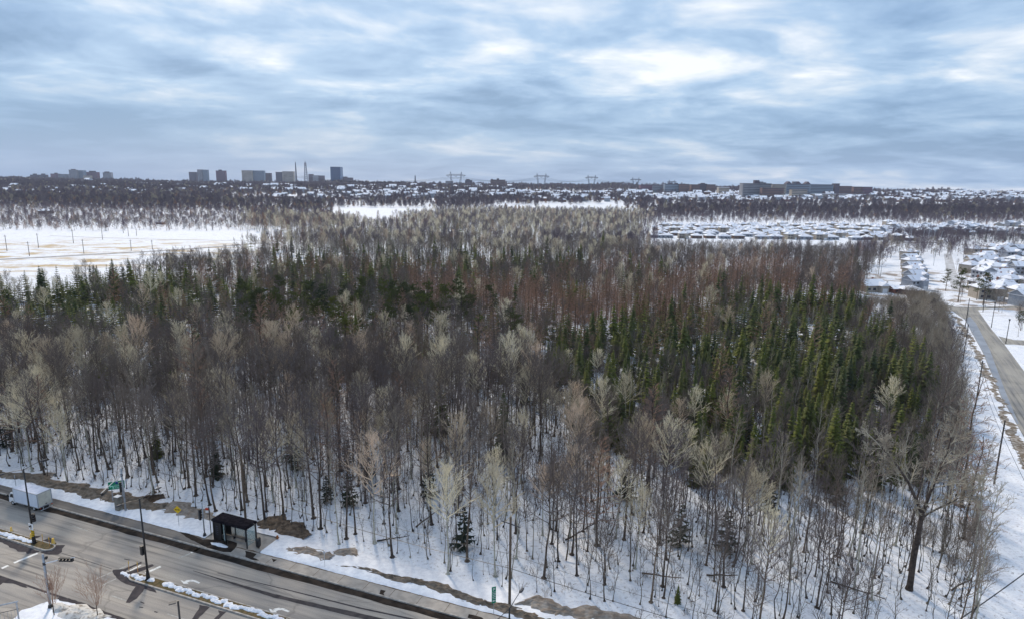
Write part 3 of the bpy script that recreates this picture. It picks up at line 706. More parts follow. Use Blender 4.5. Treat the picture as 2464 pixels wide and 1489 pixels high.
# ----------------------------- where the woods stand (outlines surveyed on the ground)
WOOD = [(-500, 1068), (0, 1128), (160, 1160), (330, 1185), (480, 1225), (600, 1245), (760, 1292), (900, 1335), (1000, 1362), (1200, 1412), (1450, 1462), (1600, 1500), (1900, 1580), (2300, 1700),
        (2330, 1560), (2350, 1489), (2352, 1300), (2338, 1180), (2318, 1050), (2298, 950), (2285, 850), (2268, 770), (2255, 738), (2120, 700), (2118, 480), (-500, 480)]
CROWN = [(-500, 700), (0, 648), (130, 636), (250, 626), (400, 604), (560, 590), (680, 584), (722, 574), (560, 560), (560, 546), (600, 500), (840, 508), (860, 522), (960, 520), (960, 508), (1045, 502), (1060, 492), (1250, 487), (1500, 486), (1560, 500), (1552, 540), (1562, 572), (1930, 580), (2118, 584),
         (2105, 616), (2052, 690), (2062, 716), (2200, 724), (2262, 742), (2900, 742), (2900, 5000), (-500, 5000)]
def wooded(x, y, h=12):
    a = proj(x, y, 0)
    if not inpoly(a[0], a[1], WOOD) or inpoly(a[0], a[1], FIELD): return False
    c = proj(x, y, h); return inpoly(c[0]+(rt.gauss(0, 20) if y > 300 else 0), c[1]+(rt.gauss(0, 2) if y > 300 else 0), CROWN)
rt = random.Random(42)
GREEN = [(1250, 860), (1330, 780), (1500, 730), (1640, 725), (1800, 680), (2060, 685), (2230, 790), (2262, 900), (2230, 1060), (2100, 1110), (1900, 1110), (1700, 1050), (1560, 985), (1390, 940)]
rt = random.Random(42)
def clump(x, y, f, ph):
    v = math.sin(x*f+ph)*math.cos(y*f*1.17+ph*2.3)+.6*math.sin((x*.8+y)*f*2.1+ph*1.7)+.5*math.cos((x-y*.7)*f*3.3+ph)
    return max(0, .9+v)                       # patchiness of a species over the ground
FIELD = [(-600, 556), (0, 556), (300, 547), (560, 554), (745, 570), (700, 592), (560, 606), (430, 640), (250, 662), (0, 690), (-600, 720)]
def mixture(px, py, x, y):
    cx, cy = proj(x, y, 10); D = y
    w = dict(maple=1.0, poplar=.07, slim=.10, larch=.05, spruce=.06, pine=0, shrub=0)
    if cy < 590 and px < 1570: w.update(maple=.45, slim=.75, spruce=.10, larch=.03, poplar=.10)
    if 1000 < cx < 1560 and 525 < cy < 560: w['spruce'] = .45
    if 600 < cx < 960 and 500 < cy < 535: w.update(maple=.6, larch=.35)
    if 760 < cx < 1150 and 530 < cy < 556: w['spruce'] = .55
    if cx < 780 and 630 < cy < 770: w.update(spruce=3.8, maple=.7)
    if cx < 1400 and 755 <= cy < 850: w.update(spruce=.8, larch=.2)
    if 650 < cx < 1420 and 592 < cy < 760: w.update(spruce=2.6)
    if 250 < cx < 2050 and 615 < cy < 765: w['larch'] = .5
    if 980 < cx < 1920 and 622 < cy < 735: w.update(larch=2.4, slim=.2, maple=.7, spruce=max(w['spruce']*.5, .5))
    if 330 < cx < 480 and 730 < cy < 800: w.update(larch=1.5)
    if 560 < cx < 1250 and 700 < cy < 800: w.update(pine=.4, spruce=.9, larch=.5)
    if 1400 < cx < 2230 and 700 < cy < 780: w.update(spruce=1.0)
    if inpoly(cx, cy, GREEN): w.update(spruce=3.2, maple=.9, larch=.15, slim=.6, poplar=.05)
    w['spruce'] *= clump(x, y, .045, 1.0)*.9+.35; w['larch'] *= clump(x, y, .03, 4.0)+.1; w['slim'] *= clump(x, y, .04, 2.0); w['poplar'] *= clump(x, y, .035, 7.0)
    if cy > 770: w.update(poplar=w['poplar']+.11, slim=w['slim']+.12)
    if px > 1850: w['poplar'] = 0.01
    if cy < 562 and px < 1570: w['slim'] += 1.3; w['poplar'] += .35
    if py > 1130: w['spruce'] = 0 if py > 1190 or not inpoly(cx, cy, GREEN) else 2.2
    edge = 2352 if py > 1300 else 2268+(py-770)*.135
    if px > edge-75-max(0, (py-1000)*.05) and py > 735: w.update(shrub=1.0 if py < 1100 else .35, slim=.9, maple=.4, spruce=.12 if py < 1000 else .03)
    return w
pts = {k: [] for k in ('maple', 'poplar', 'slim', 'larch', 'spruce', 'pine', 'shrub', 'sapling', 'under', 'small')}
def pick(w):
    t = rt.random()*sum(w.values())
    for k, v in w.items():
        t -= v
        if t <= 0: return k
    return k
y = 45.0
while y < 960:
    g = 3.5 if y < 110 else (3.4 if y < 300 else (4.0 if y < 450 else 5.2))
    x = -y*.95-20
    while x < y*.95+20:
        xx, yy = x+rt.uniform(-.5, .5)*g, y+rt.uniform(-.5, .5)*g
        px, py = proj(xx, yy, 0)
        if -260 < px < 2750 and wooded(xx, yy):
            d = .93
            if py > 1240 and px < 1500: d = .62
            if py > 1180 and 0 < px < 900: d = .7
            if py > 1150 and px >= 1300: d = .82
            if 900 < px < 1560 and py > 1330: d = .5
            if 1770 < proj(xx, yy, 6)[0] < 1800 and 850 < proj(xx, yy, 6)[1] < 895: d = 0
            if rt.random() < d:
                k = pick(mixture(px, py, xx, yy)); pts[k].append((xx, yy))
        x += g
    y += g
# saplings and dark young spruces under the front rows
y = 48.0
while y < 150:
    x = -150.0
    while x < 110:
        xx, yy = x+rt.uniform(-1, 1), y+rt.uniform(-1, 1); px, py = proj(xx, yy, 0)
        if inpoly(px, py, WOOD):
            dpt = rt.random()
            if dpt < (.8 if px < 1400 else .95): pts['sapling'].append((xx, yy))
            elif dpt < (.81 if px < 1400 else .965) and (py < 1330 or rt.random() < .25): pts['under'].append((xx, yy))
        x += 1.8
    y += 1.8
KINDS['sapling'] = dict(H=7.5, cs=.35, n=9, R=1.1, el=(40, 70), k=(3,), ang=(.7,), lr=(.5,), up=.3, jit=.12, rmin=.013, tr=.055, lim=.02, shape='oval')
MATS['sapling'] = (mat('sapling_bark', (.05, .04, .034), .95, vary=((.05, .04, .034), (.13, .105, .08), (.04, .033, .03), (.22, .19, .14), (.06, .048, .042), (.045, .036, .033))), mat('sapling_twigs', (.09, .07, .06), .95)); NAMES['sapling'] = 'sapling'
MATS['small'] = (bark_grey, twig_grey); NAMES['small'] = 'bare_tree'; KINDS['small'] = dict(KINDS['maple'], H=8, R=2.2, cs=.25, tr=.08)
MATS['under'] = MATS['spruce_dark']; NAMES['under'] = 'young_spruce'
_fill = fill
def fill(kind, seed, lod, tb, cb):
    if kind == 'under': make_spruce(seed, lod, tb, cb, H=5.5, R=1.6, sp=.5, droop=.1, blade=.6)
    else: _fill(kind, seed, lod, tb, cb)
LABEL = dict(
 maple=('leafless grey-brown tree with fine upswept twigs in the front rows of the wood', 'leafless grey-brown trees in the front rows of the wood', 'tree', 'bare_wood', 'distant leafless grey-brown wood reaching back from the boulevard'),
 poplar=('pale bare poplar scattered among the grey trees of the wood', 'pale bare poplars scattered through the wood', 'tree', 'poplar_wood', 'farther pale leafless poplars in the wood'),
 slim=('slender tan-barked leafless tree inside the wood', 'slender tan-barked leafless trees of the wood', 'tree', 'slender_tree_wood', 'far band of slender tan leafless trees beyond the wood'),
 larch=('russet leafless larch with a narrow cone of twigs', 'russet larches in the wood', 'tree', 'larch_wood', 'farther stand of russet larches behind the conifers'),
 spruce=('dark green narrow spruce growing among bare trees', 'green spruces in the wood', 'tree', 'spruce_wood', 'farther dark green spruces standing among bare trees'),
 pine=('broad soft-needled green pine standing above grey twigs', 'broad green pines in the middle of the wood', 'tree', 'pine_wood', 'farther broad green pines of the wood'),
 shrub=('tan many-stemmed willow bush on the right edge of the wood', 'tan willow bushes along the side road edge of the wood', 'bush', 'willow_thicket', 'farther tan willow thicket beside the side road'),
 sapling=('thin dark sapling rising from the snow at the front of the wood', 'thin saplings in the snow at the front of the wood', 'sapling', 'sapling_thicket', 'farther thin saplings between the trunks of the wood'),
 small=('short bare grey tree in the thinned corner of the wood by the junction', 'short bare trees in the wood corner by the junction', 'tree', 'young_wood', 'farther short bare trees in the wood corner'),
 under=('small dark spruce with sparse drooping boughs under bare trees', 'small sparse spruces under the bare front trees', 'tree', 'young_spruce_wood', 'farther small spruces under the trees'))
y = 90.0
while y < 240:
    x = 10.0
    while x < 190:
        xx, yy = x+rt.uniform(-1.3, 1.3), y+rt.uniform(-1.3, 1.3); x += 3.0; c = proj(xx, yy, 7)
        if inpoly(c[0], c[1], GREEN) and rt.random() < .2+.3*clump(xx, yy, .06, 5): pts['spruce' if rt.random() < .8 else 'small'].append((xx, yy))
    y += 3.0
BIG = G(2187, 1417)
def edge_x(py):
    P_ = [(2235, 720), (2258, 745), (2268, 770), (2285, 850), (2298, 950), (2318, 1050), (2338, 1180), (2352, 1300), (2350, 1489), (2330, 1600)]
    for (x0, y0), (x1, y1) in zip(P_, P_[1:]):
        if y0 <= py <= y1: return x0+(x1-x0)*(py-y0)/(y1-y0)
    return None
y = 50.0
while y < 300:
    x = 20.0
    while x < 220:
        xx, yy = x+rt.uniform(-1.2, 1.2), y+rt.uniform(-1.2, 1.2); x += 2.4; px, py = proj(xx, yy, 0); e = edge_x(py)
        if e is None: continue
        w_ = (e-px)/(FPX/math.hypot(yy, 45))        # metres inside the edge
        if -1.2 < w_ < 11 and rt.random() < (.45 if py < 1100 else .2)-.02*w_: pts['shrub'].append((xx, yy))
        elif 0 < px < e and px > 2040 and 735 < py < 905 and rt.random() < .42: pts['shrub' if rt.random() < .5 else 'small'].append((xx, yy))
    y += 2.4
def inview(p):
    a = proj(p[0], p[1], 8); return -120 < a[0] < 2584 and a[1] < 1900
for k, P_ in pts.items():
    P_ = [p for p in P_ if not (abs(p[0]-BIG[0]*p[1]/BIG[1]-.8) < (4.2 if k != 'sapling' else 1.2) and p[1] < BIG[1]+3) and not (k in ('under', 'spruce') and abs(p[0]-BIG[0]*p[1]/BIG[1]) < 7 and p[1] < BIG[1]+22)]
    P_.sort(key=lambda p: (not inview(p), p[0]**2+p[1]**2))
    cap = dict(maple=225, small=0).get(k, 290); vis = P_[:cap]; rest = P_[cap:]
    lab = LABEL[k]
    for (x, y) in vis:
        s = rt.uniform(.78, 1.12)*(1 if y < 130 else .74)
        if k in ('maple', 'slim', 'poplar') and inpoly(*proj(x, y, 10), GREEN): s *= .72
        if k in ('larch', 'pine'): s *= 1.4
        if k == 'spruce': s = rt.uniform(.45, 1.05)
        if k == 'sapling': s = rt.choice((.35, .5, .7, .9, 1.1))*rt.uniform(.85, 1.15)
        if k == 'maple' and y < 95 and x > -12: s *= rt.uniform(.5, 1.0)
        if k == 'poplar' and y < 110: s *= .78
        if k == 'shrub': s = rt.uniform(.5, 1.1)*(1 if y > 115 else .75)
        plant(k, x, y, s, rt.uniform(0, 6.28), lab[0], lab[1], lab[2], lean=rt.gauss(0, .11) if k == 'sapling' else (rt.gauss(0, .05) if k in ('maple', 'slim') else 0))
    items = {0: [], 1: [], 2: []}
    for (x, y) in rest:
        D = math.hypot(x, y); l = 0 if D < 170 else (1 if D < 430 else 2)
        if k in ('sapling', 'under'): l = min(l, 1)
        s = rt.uniform(.75, 1.1)*(1 if y < 130 else .74)*(.66 if k in ('maple', 'slim', 'poplar') and inpoly(*proj(x, y, 10), GREEN) else 1)*(1.15*rt.uniform(.6, 1.15)*(1 if y < 210 else 1.2) if k in ('spruce', 'larch', 'pine') else 1); items[l].append((x, y, hgt(x, y), s, rt.uniform(0, 6.28), rt.uniform(.92, 1.12)))
    stuff_trees(lab[3], lab[4], 'wood' if k not in ('shrub',) else 'thicket', [(k if not (l == 2 and k == 'maple') else 'maple_far', l, v) for l, v in items.items()])
# -- pale poplars that stand out one by one
POP = [(105, 808, 17, 'with wide twin-stemmed fan at the far left above the dark trunks', 1.15), (430, 770, 17, 'tall and feathery beside russet twigs in the left third', 1), (535, 788, 18, 'tall narrow one above the front trunks left of the middle', 1.05),
       (755, 790, 16, 'rounded one with a dark young spruce at its foot', .95), (925, 752, 16, 'pinkish narrow one below the pines', .9), (970, 803, 17, 'tall oval one between the pines and the front row', 1), (1055, 856, 16, 'widest whitish fan in the middle of the wood', 1.1),
       (1135, 848, 15, 'loose one just right of the widest fan', .95), (1250, 782, 15, 'bright pair-crowned one standing alone above the middle', 1), (415, 915, 15, 'round dense head above leaning white stems in the left front', 1), (625, 945, 13, 'white-stemmed one over the bus shelter', .85),
       (780, 915, 14, 'open-branched one second row right of the bus shelter', .9), (925, 890, 17, 'tall yellowish one with a straight white stem', 1), (985, 913, 16, 'golden-topped one right beside the tall straight-stemmed one', .95), (1100, 950, 17, 'bushy upright brush-shaped one in the centre front', 1.1),
       (1180, 938, 14, 'small round one behind the centre front', .85), (1255, 953, 14, 'thin white-stemmed one left of the dark spruces', .85), (1410, 928, 14, 'white crooked one with spreading arms before the green spruces', .9), (1545, 960, 14, 'broad star-shaped one with a crooked stem', .95),
       (1680, 930, 11, 'small white one against the green spruces', .7), (1720, 1012, 16, 'large tan and pink fan in the right centre', 1.1), (1380, 1030, 15, 'grey-stemmed open one in front of dark undergrowth', .95), (1440, 1052, 13, 'tan brushy one next to the utility pole wood', .85),
       (1190, 1035, 14, 'wide low yellowish one above the utility pole', .95), (1830, 1095, 13, 'low tan one near the right front', .9), (700, 958, 14, 'pinkish upright one behind the bus shelter trees', .9), (545, 958, 13, 'pale narrow one behind the yellow sign', .8),
       (1310, 890, 12, 'twisted-branched one left of the green spruces', .8), (175, 790, 15, 'whitish one behind the far left fan', .9), (2150, 905, 12, 'pale one among spruces near the side road', .85), (1310, 1080, 12, 'thin forked one in the centre right front', .75), (865, 958, 13, 'fine brown-stemmed one in the front row', .8)]
for i, (px, py, h, lab, s) in enumerate(POP):
    x, y = G(px, py, h); plant('poplar', x, y, h/16*(.94 if y > 100 else .8), i*1.3, 'pale bare poplar, '+lab, 'pale poplars that stand out', proto=i % 6)
# the great forked tree at the right front
def forked():
    x, y = G(2187, 1417); t = empty('forked_tree', (x, y, 0), label='tallest dark tree with a thick trunk forked in a V at the right front', cat='tree')
    tb, cb = MB(), MB(); R_ = random.Random(3)
    tb.tube([(0, 0, -.3), (.05, 0, .5), (.1, .1, 4), (.3, .2, 8), (.35, .2, 9.6)], [.5, .34, .29, .26, .25], 10)
    cfg = dict(k=(8, 6, 5), ang=(.85, .75, .7), lr=(.5, .5, .5), up=.15, jit=.2, rmin=.016)
    V = Vector
    for P_, r in (([V((.35, .2, 9.3)), V((-.5, .3, 11)), V((-1.6, .3, 13)), V((-2.9, .4, 14.8)), V((-4.2, .3, 16.2)), V((-5.2, .3, 17.2))], .2), ([V((.35, .2, 9.3)), V((.8, .2, 11.5)), V((1.3, .1, 14)), V((1.9, 0, 16.5)), V((2.2, .1, 18.6))], .21), ([V((.5, .2, 9.0)), V((1.8, -.1, 10.2)), V((3.4, -.2, 11.2)), V((4.6, 0, 11.9))], .12)):
        n = len(P_); tb.tube(P_, [r*(1-.72*i/(n-1)) for i in range(n)], 7)
        for i in range(1, n):
            for q in range(3 if i > 1 else 1):
                d = (P_[i]-P_[i-1]).normalized(); limb(cb, P_[i-1].lerp(P_[i], R_.uniform(.3, 1)), perp(d, R_.uniform(.5, 1.1), R_.uniform(0, 6.28)), R_.uniform(3, 5)*(1-.08*i), .09*(1-.1*i), 0, cfg, R_, 4)
        limb(cb, P_[-1], (P_[-1]-P_[-2]).normalized(), 3.4, .07, 0, cfg, R_, 4)
    tb.build('trunk', bark_grey, t); cb.build('crown', mat('forked_tree_twigs', (.42, .38, .30), .95, noise=((.26, .22, .17), .6)), t)
forked()
p = G(522, 1150, 0); plant('spruce_dark', p[0], p[1], .62, .4, 'single compact near-black spruce on the snow behind the yellow sign', None)
for i, (px, py, s, lab) in enumerate(((400, 592, 1.15, 'tall layered spruce above the left treeline against the snow field'), (268, 622, 1.1, 'open-layered spruce left of the tallest one, against the snow field'), (740, 600, 1.0, 'isolated spire spruce in the far left centre'), (1630, 1450, .22, 'knee-high green spruce alone on the snow in the right front'))):
    q = G(px, py, 12.5*s) if py < 1000 else G(px, py)
    plant('spruce', q[0], q[1], s, i, lab, None)
for px, py, h in ((205, 628, 9),):
    q = G(px, py, 15); plant('maple', q[0], q[1], .95, 1, 'bare round-headed tree in front of the left snow field', None)
# fallen and leaning stems
rl_ = random.Random(17)
for i, (a, c, h, lab) in enumerate((((1360, 1300), (1440, 1270), 1.0, 'fallen trunk lying level behind the leaning stems'), ((1362, 1290+60), (1380, 1285), 6, 'curved leaning dead stem right of the utility pole'), ((2000, 1400), (2130, 1450), .4, 'long fallen pole on the snow at the right front'),
        ((1545, 1380), (1640, 1440), 2.5, 'dead trunk leaning down to the right on the snow'), ((1000, 1268), (1055, 1250), 1.4, 'weathered broken trunk propped on the snow'), ((905, 1302), (985, 1298), .5, 'thin fallen stem across the snow above the dirt bank'), ((2290, 1420), (2345, 1395), .5, 'fallen branch near the lower right corner'), ((1700, 1385), (1775, 1395), .6, 'short fallen log between front trunks'))):
    A, B = G(*a), G(*c); b = MB(); n = 6
    P_ = [Vector((A[0]+(B[0]-A[0])*k/n+rl_.uniform(-.12, .12), A[1]+(B[1]-A[1])*k/n+rl_.uniform(-.12, .12), .1+h*k/n)) for k in range(n+1)]
    b.tube(P_, [.11-.011*k for k in range(n+1)], 6, True)
    for k in range(2, n): b.tube([P_[k], P_[k]+Vector((rl_.uniform(-1, 1), rl_.uniform(-.6, .6), rl_.uniform(.2, 1)))], [.04, .015], 3)
    tag(b.build('fallen_trunk', bark_grey), lab, 'log')
# bare street trees in the near corner
def small_tree(px, py, h, lab):
    x, y = G(px, py); t = empty('street_tree', (x, y, .2), label=lab, cat='tree'); tb, cb = MB(), MB()
    make_tree('shrub', px, 0, MB(), cb, H=h*.72, n=16, k=(5, 4), lim=.02, rmin=.009); tb.tube([(0, 0, -.2), (0, 0, h*.32)], [.05, .04], 6)
    tb.build('trunk', bark_grey, t); o = cb.build('crown', twig_red, t); o.location = (0, 0, h*.28)
small_tree(236, 1489, 5.6, 'small bare reddish street tree in the near snowy corner')
small_tree(131, 1483, 5.4, 'thin bare street tree just right of the silver signal pole')
# -- woods and street trees on the far plain and ridge
def far_trees():
    items = {}
    y = 420.0
    while y < 3450:
        g = 8 if y < 1100 else (9.5 if y < 1800 else 14)
        x = -y*.92-60
        while x < y*.92+60:
            xx, yy = x+rt.uniform(-.5, .5)*g, y+rt.uniform(-.5, .5)*g; x += g
            z = hgt(xx, yy); px, py = proj(xx, yy, z)
            if px < -60 or px > 2524 or wooded(xx, yy): continue
            d = 0; w = None
            if px < 800 and 458 < py < 556 and not (px > 600 and 480 < py < 500): d = 1; w = dict(maple_far=1, tan_far=.22, larch=.4, spruce_dark=.14 if px < 430 else .35)
            if 600 < px < 1050 and 481 < py < 500: d = .5
            if 1440 < px < 2464 and 488 < py < 541: d = .75 if py > 500 else .35
            if px > 2150 and 500 < py < 545: d = .9
            if px > 2140 and 563 < py < 588: d = 2.6; w = dict(maple_far=.6, spruce_dark=.9 if px > 2300 else .3)
            if px > 2060 and 592 < py < 735: d = 1.0 if px < 2330 else .4 if px < 2340 else .16; w = dict(maple_far=1, tan_far=.3, spruce_dark=.05)
            if 2060 < px < 2132 and 596 < py < 655: d = 1.8
            if 2170 < px < 2330 and 622 < py < 715 and not abs(px-(2280+(py-612)*.28)) < 9: d = .35
            if py <= 482: d = .7 if px < 1100 else .45
            if py <= 466: d = .62 if px > 560 else .85
            if 560 < px < 2464 and 468 < py < 484: d = .3
            if 1240 < px < 2100 and 462 < py < 487: d = .13
            if 1050 < px < 1560 and 474 < py < 505: d = .75
            for _ in range(int(d)+(rt.random() < d-int(d))):
                if d > 1: xx += rt.uniform(-.5, .5)*g; yy += rt.uniform(-.5, .5)*g; z = hgt(xx, yy)
                w = w or dict(maple_far=1, tan_far=.05, larch=.1, spruce_dark=.16)
                k = pick(w); items.setdefault((k, 3 if yy > 900 else 2), []).append((xx, yy, z-.3, (.72 if yy < 1000 else 1.05)*rt.uniform(.6, 1.05)*(1 if yy < 2100 else .45+.42*clump(xx, yy, .006, 2))*(1.1 if px > 2040 and py > 590 else 1), rt.uniform(0, 6.28), rt.uniform(.65, .9)))
        y += g
    L_ = dict(maple_far=('far_bare_wood', 'far bluish-purple bare woods and garden trees up to the skyline'), spruce_dark=('far_conifer_wood', 'far blackish conifers dotted among houses and woods'), tan_far=('far_poplar_wood', 'far pale tan trees in the left woods'), larch=('far_larch_wood', 'far russet trees in the left woods'))
    for kk, v in L_.items(): stuff_trees(v[0], v[1], 'wood', [(k, l, p) for (k, l), p in items.items() if k == kk])
far_trees()

KINDS['brush'] = dict(H=1.3, cs=.05, n=9, R=.6, el=(48, 80), k=(3,), ang=(.6,), lr=(.5,), up=.2, jit=.2, rmin=.010, tr=.02, lim=.012, shape='bush')
KINDS['brush']['shape'] = 'bush'; MATS['brush'] = (twig_tan, mat('undergrowth_twigs', (.10, .075, .06), .95, vary=((.07, .05, .045), (.17, .12, .08), (.09, .07, .06))))
_fill2 = fill
def fill(kind, seed, lod, tb, cb):
    if kind == 'brush':
        R_ = random.Random(seed)
        for j in range(9): a = R_.uniform(0, 6.28); e = R_.uniform(.1, .7); p = Vector((R_.uniform(-.3, .3), R_.uniform(-.3, .3), -.05)); limb(cb, p, Vector((math.cos(a)*math.sin(e), math.sin(a)*math.sin(e), math.cos(e))), R_.uniform(.4, 1.4), .012, 0, KINDS['brush'], R_)
    else: _fill2(kind, seed, lod, tb, cb)
bp_ = []
y = 46.0
while y < 125:
    x = -125.0
    while x < 90:
        xx, yy = x+rt.uniform(-.7, .7), y+rt.uniform(-.7, .7); x += 1.5; a = proj(xx, yy, 0)
        if inpoly(a[0], a[1]-6, WOOD) and rt.random() < min(.75, .22*clump(xx, yy, .11, 3)): bp_.append((xx, yy, 0, rt.uniform(.5, 1.4), rt.uniform(0, 6.28), rt.uniform(.6, 1.2)))
    y += 1.5
stuff_trees('undergrowth', 'low dark twiggy undergrowth poking through the snow between the front trunks', 'undergrowth', [('brush', 0, bp_)])
# ---------------------------------------------------------------- street furniture, truck, shelter
black = mat('black_paint', (.012, .012, .014), .45, spec=.5)
dark = mat('dark_grey_metal', (.04, .042, .05), .5)
galv = mat('galvanised_steel', (.42, .44, .47), .45, metal=.5, noise=((.30, .32, .35), 4))
alum = mat('light_steel', (.6, .62, .65), .4, metal=.3)
wood = mat('weathered_pole_wood', (.16, .115, .08), .9, noise=((.09, .07, .055), 3, 5), mapping=((6, 6, .6), 0))
yellow = mat('yellow_paint', (.80, .52, .02), .5)
green = mat('sign_green', (.0, .23, .12), .5)
whitep = mat('white_paint', (.8, .8, .8), .5)
blue = mat('sign_blue', (.01, .03, .22), .5)
red = mat('sign_red', (.55, .06, .03), .5)
lens = mat('signal_lens', (.05, .03, .03), .3)
orange = mat('faded_orange_plastic', (.62, .30, .08), .6)
glass = bpy.data.materials.new('shelter_glass'); glass.use_nodes = True
_b = glass.node_tree.nodes['Principled BSDF']; _b.inputs['Base Color'].default_value = (.55, .72, .72, 1); _b.inputs['Roughness'].default_value = .08; _b.inputs['Alpha'].default_value = .28
winm = mat('dark_vehicle_glass', (.015, .02, .025), .1, spec=.6)
rubber = mat('rubber', (.018, .018, .018), .9)
def pole(t, h, r0, r1, m, z0=0, name='pole', n=10):
    b = MB(); b.tube([(0, 0, z0), (0, 0, h)], [r0, r1], n, True); return smooth(b.build(name, m, t)) if n > 8 else b.build(name, m, t)
def signal_head(t, loc, rz, lenses=3, horiz=False, name='signal_head', hm=black):
    'black housing with hoods facing local -y'
    b = MB(); w, hh = .36, .36*lenses
    if horiz: b.box((0, 0, -.2), (hh, .26, .4))
    else: b.box((0, 0, 0), (w, .26, hh))
    o = b.build(name, hm, t, loc); o.rotation_euler = (0, 0, rz)
    for i in range(lenses):
        c = (-hh/2+.18+i*.36, 0) if horiz else (0, .18+i*.36)
        v = MB(); pts = []
        for k in range(9):
            a = PI*k/8-.0; pts.append((c[0]+.15*math.cos(a), c[1]+.15*math.sin(a)))
        for k in range(8):
            (x0, z0), (x1, z1) = pts[k], pts[k+1]; v.quad((x0, -.13, z0), (x1, -.13, z1), (x1, -.36, z1), (x0, -.36, z0))
        v.build('hood', hm, o)
        l = MB(); l.quad(*[(c[0]+.12*math.cos(2*PI*k/12), -.134, c[1]+.12*math.sin(2*PI*k/12)) for k in range(12)]); l.build('lens', lens, o)
    return o
def lamp_post(x, y, label, az, extras=()):
    t = empty('street_lamp', (x, y, .14), label=label, cat='street lamp', group='black double-armed street lamps')
    pole(t, 10.0, .12, .07, black); b = MB(); b.box((0, 0, 0), (.5, .5, .12)); b.tube([(0, 0, .1), (0, 0, 1.1)], [.24, .16], 8, True); b.build('base', black, t)
    for s in (1, -1):
        d = Vector((math.cos(az), math.sin(az), 0))*s; b = MB(); b.tube([Vector((0, 0, 9.85))+d*.0, Vector((0, 0, 10.1))+d*1.0, Vector((0, 0, 10.25))+d*1.9], [.035, .03, .028], 6, True); b.build('arm', black, t)
        b = MB(); c = Vector((0, 0, 10.22))+d*2.25
        n = 12; ring = []
        for k in range(n):
            a = 2*PI*k/n; ring.append((.42*math.cos(a), .16*math.sin(a)))
        base = len(b.v)
        for z, sc_ in ((-.05, .9), (.0, 1), (.08, .6)): b.v += [(u*sc_, v*sc_, z) for u, v in ring]
        for q in (0, 1):
            for k in range(n): b.f.append((q*n+k, q*n+(k+1) % n, (q+1)*n+(k+1) % n, (q+1)*n+k)); b.mi.append(0)
        b.f.append(tuple(range(n))[::-1]); b.f.append(tuple(range(2*n, 3*n))); b.mi += [0, 0]
        o = b.build('lamp_head', dark, t, c); o.rotation_euler = (0, 0, az)
    return t
AZX = math.atan2(RN[1], RN[0])-.12
lp1 = lamp_post(*G(83, 1308), 'black street lamp on the left median carrying a striped yellow and black sleeve', AZX)
signal_head(lp1, (.36, 0, 2.95), 1.0)
b = MB(); b.box((.16, -.2, 1.95), (.8, .03, .85)); sg = b.build('sign_plate', whitep, lp1); sg.rotation_euler = (0, 0, -.35)
b = MB(); b.tube([(.18, -.225, 2.6), (.22, -.225, 2.35), (.12, -.225, 2.05)], [.09, .05, .03], 6, True); b.tube([(-.05, -.225, 2.5), (-.04, -.225, 2.3)], [.09, .07], 6, True); b.build('symbol', black, sg)
b = MB(); b.tube([(0, 0, 1.0), (0, 0, 1.95)], .17, 12, True); sl = b.build('sleeve', yellow, lp1)
b = MB()
for k in range(4):
    for j in range(12):
        a0, a1 = 2*PI*j/12, 2*PI*(j+1)/12; z = 1.02+k*.24; f = lambda a: .18*math.sin(a-2.2)
        b.quad((.173*math.cos(a0), .173*math.sin(a0), z+f(a0)*.5+.06), (.173*math.cos(a1), .173*math.sin(a1), z+f(a1)*.5+.06), (.173*math.cos(a1), .173*math.sin(a1), z+.11+f(a1)*.5+.06), (.173*math.cos(a0), .173*math.sin(a0), z+.11+f(a0)*.5+.06))
b.build('stripes', black, sl)
lp2 = lamp_post(*G(357, 1395), 'black street lamp at the tip of the right median with a traffic signal on it', AZX)
signal_head(lp2, (-.36, 0, 3.1), 2.6)
x, y = G(1226, 1459, 10.2); lp3 = lamp_post(x, y, 'black street lamp on the verge in front of the wooden utility pole', AZX)
# plain square lamp at the bottom
x, y = G(428, 1444, 7); t = empty('parking_lamp', (x, y, 0), label='black pole lamp with one flat square head at the bottom edge', cat='street lamp')
pole(t, 7, .09, .09, black, n=8); b = MB(); b.box((0, 0, 0), (.62, .40, .09)); o = b.build('lamp_head', dark, t, (-.42, -.18, 6.86)); o.rotation_euler = (0, 0, .5)
# silver signal pole in the near corner
def mast(t, L, az, z0, rise, m=alum):
    d = Vector((math.cos(az), math.sin(az), 0)); b = MB(); b.tube([(0, 0, z0), Vector((0, 0, z0+rise*.6))+d*L*.5, Vector((0, 0, z0+rise))+d*L], [.06, .05, .04], 8, True); b.build('mast_arm', m, t)
    b = MB(); b.tube([(0, 0, z0-.15), (0, 0, z0+.15)], .15, 8, True); b.build('bracket', dark, t)
    return Vector((0, 0, z0+rise))+d*L
x, y = G(122, 1464); t = empty('signal_pole', (x, y, .15), label='silver signal pole in the near snowy corner with a mast arm and black box camera', cat='traffic light')
pole(t, 6.3, .14, .11, galv); b = MB(); b.tube([(0, 0, 0), (0, 0, .35)], [.26, .2], 8, True); b.build('base', black, t)
tipa = Vector((*G(180, 1339, 6.2), 6.2)); az = math.atan2(tipa.y-y, tipa.x-x); La = (tipa.xy-Vector((x, y))).length
e = mast(t, La, az, 5.2, .8); d = Vector((math.cos(az), math.sin(az), 0)); signal_head(t, e-d*.95+Vector((0, 0, -.26)), az, 4, True)
b = MB(); b.tube([(.2, .05, 5.85), (.32, .05, 5.85)], .17, 12, True); b.build('camera_housing', black, t)
signal_head(t, (.3, 0, 2.2), .9, 2, name='pedestrian_signal')
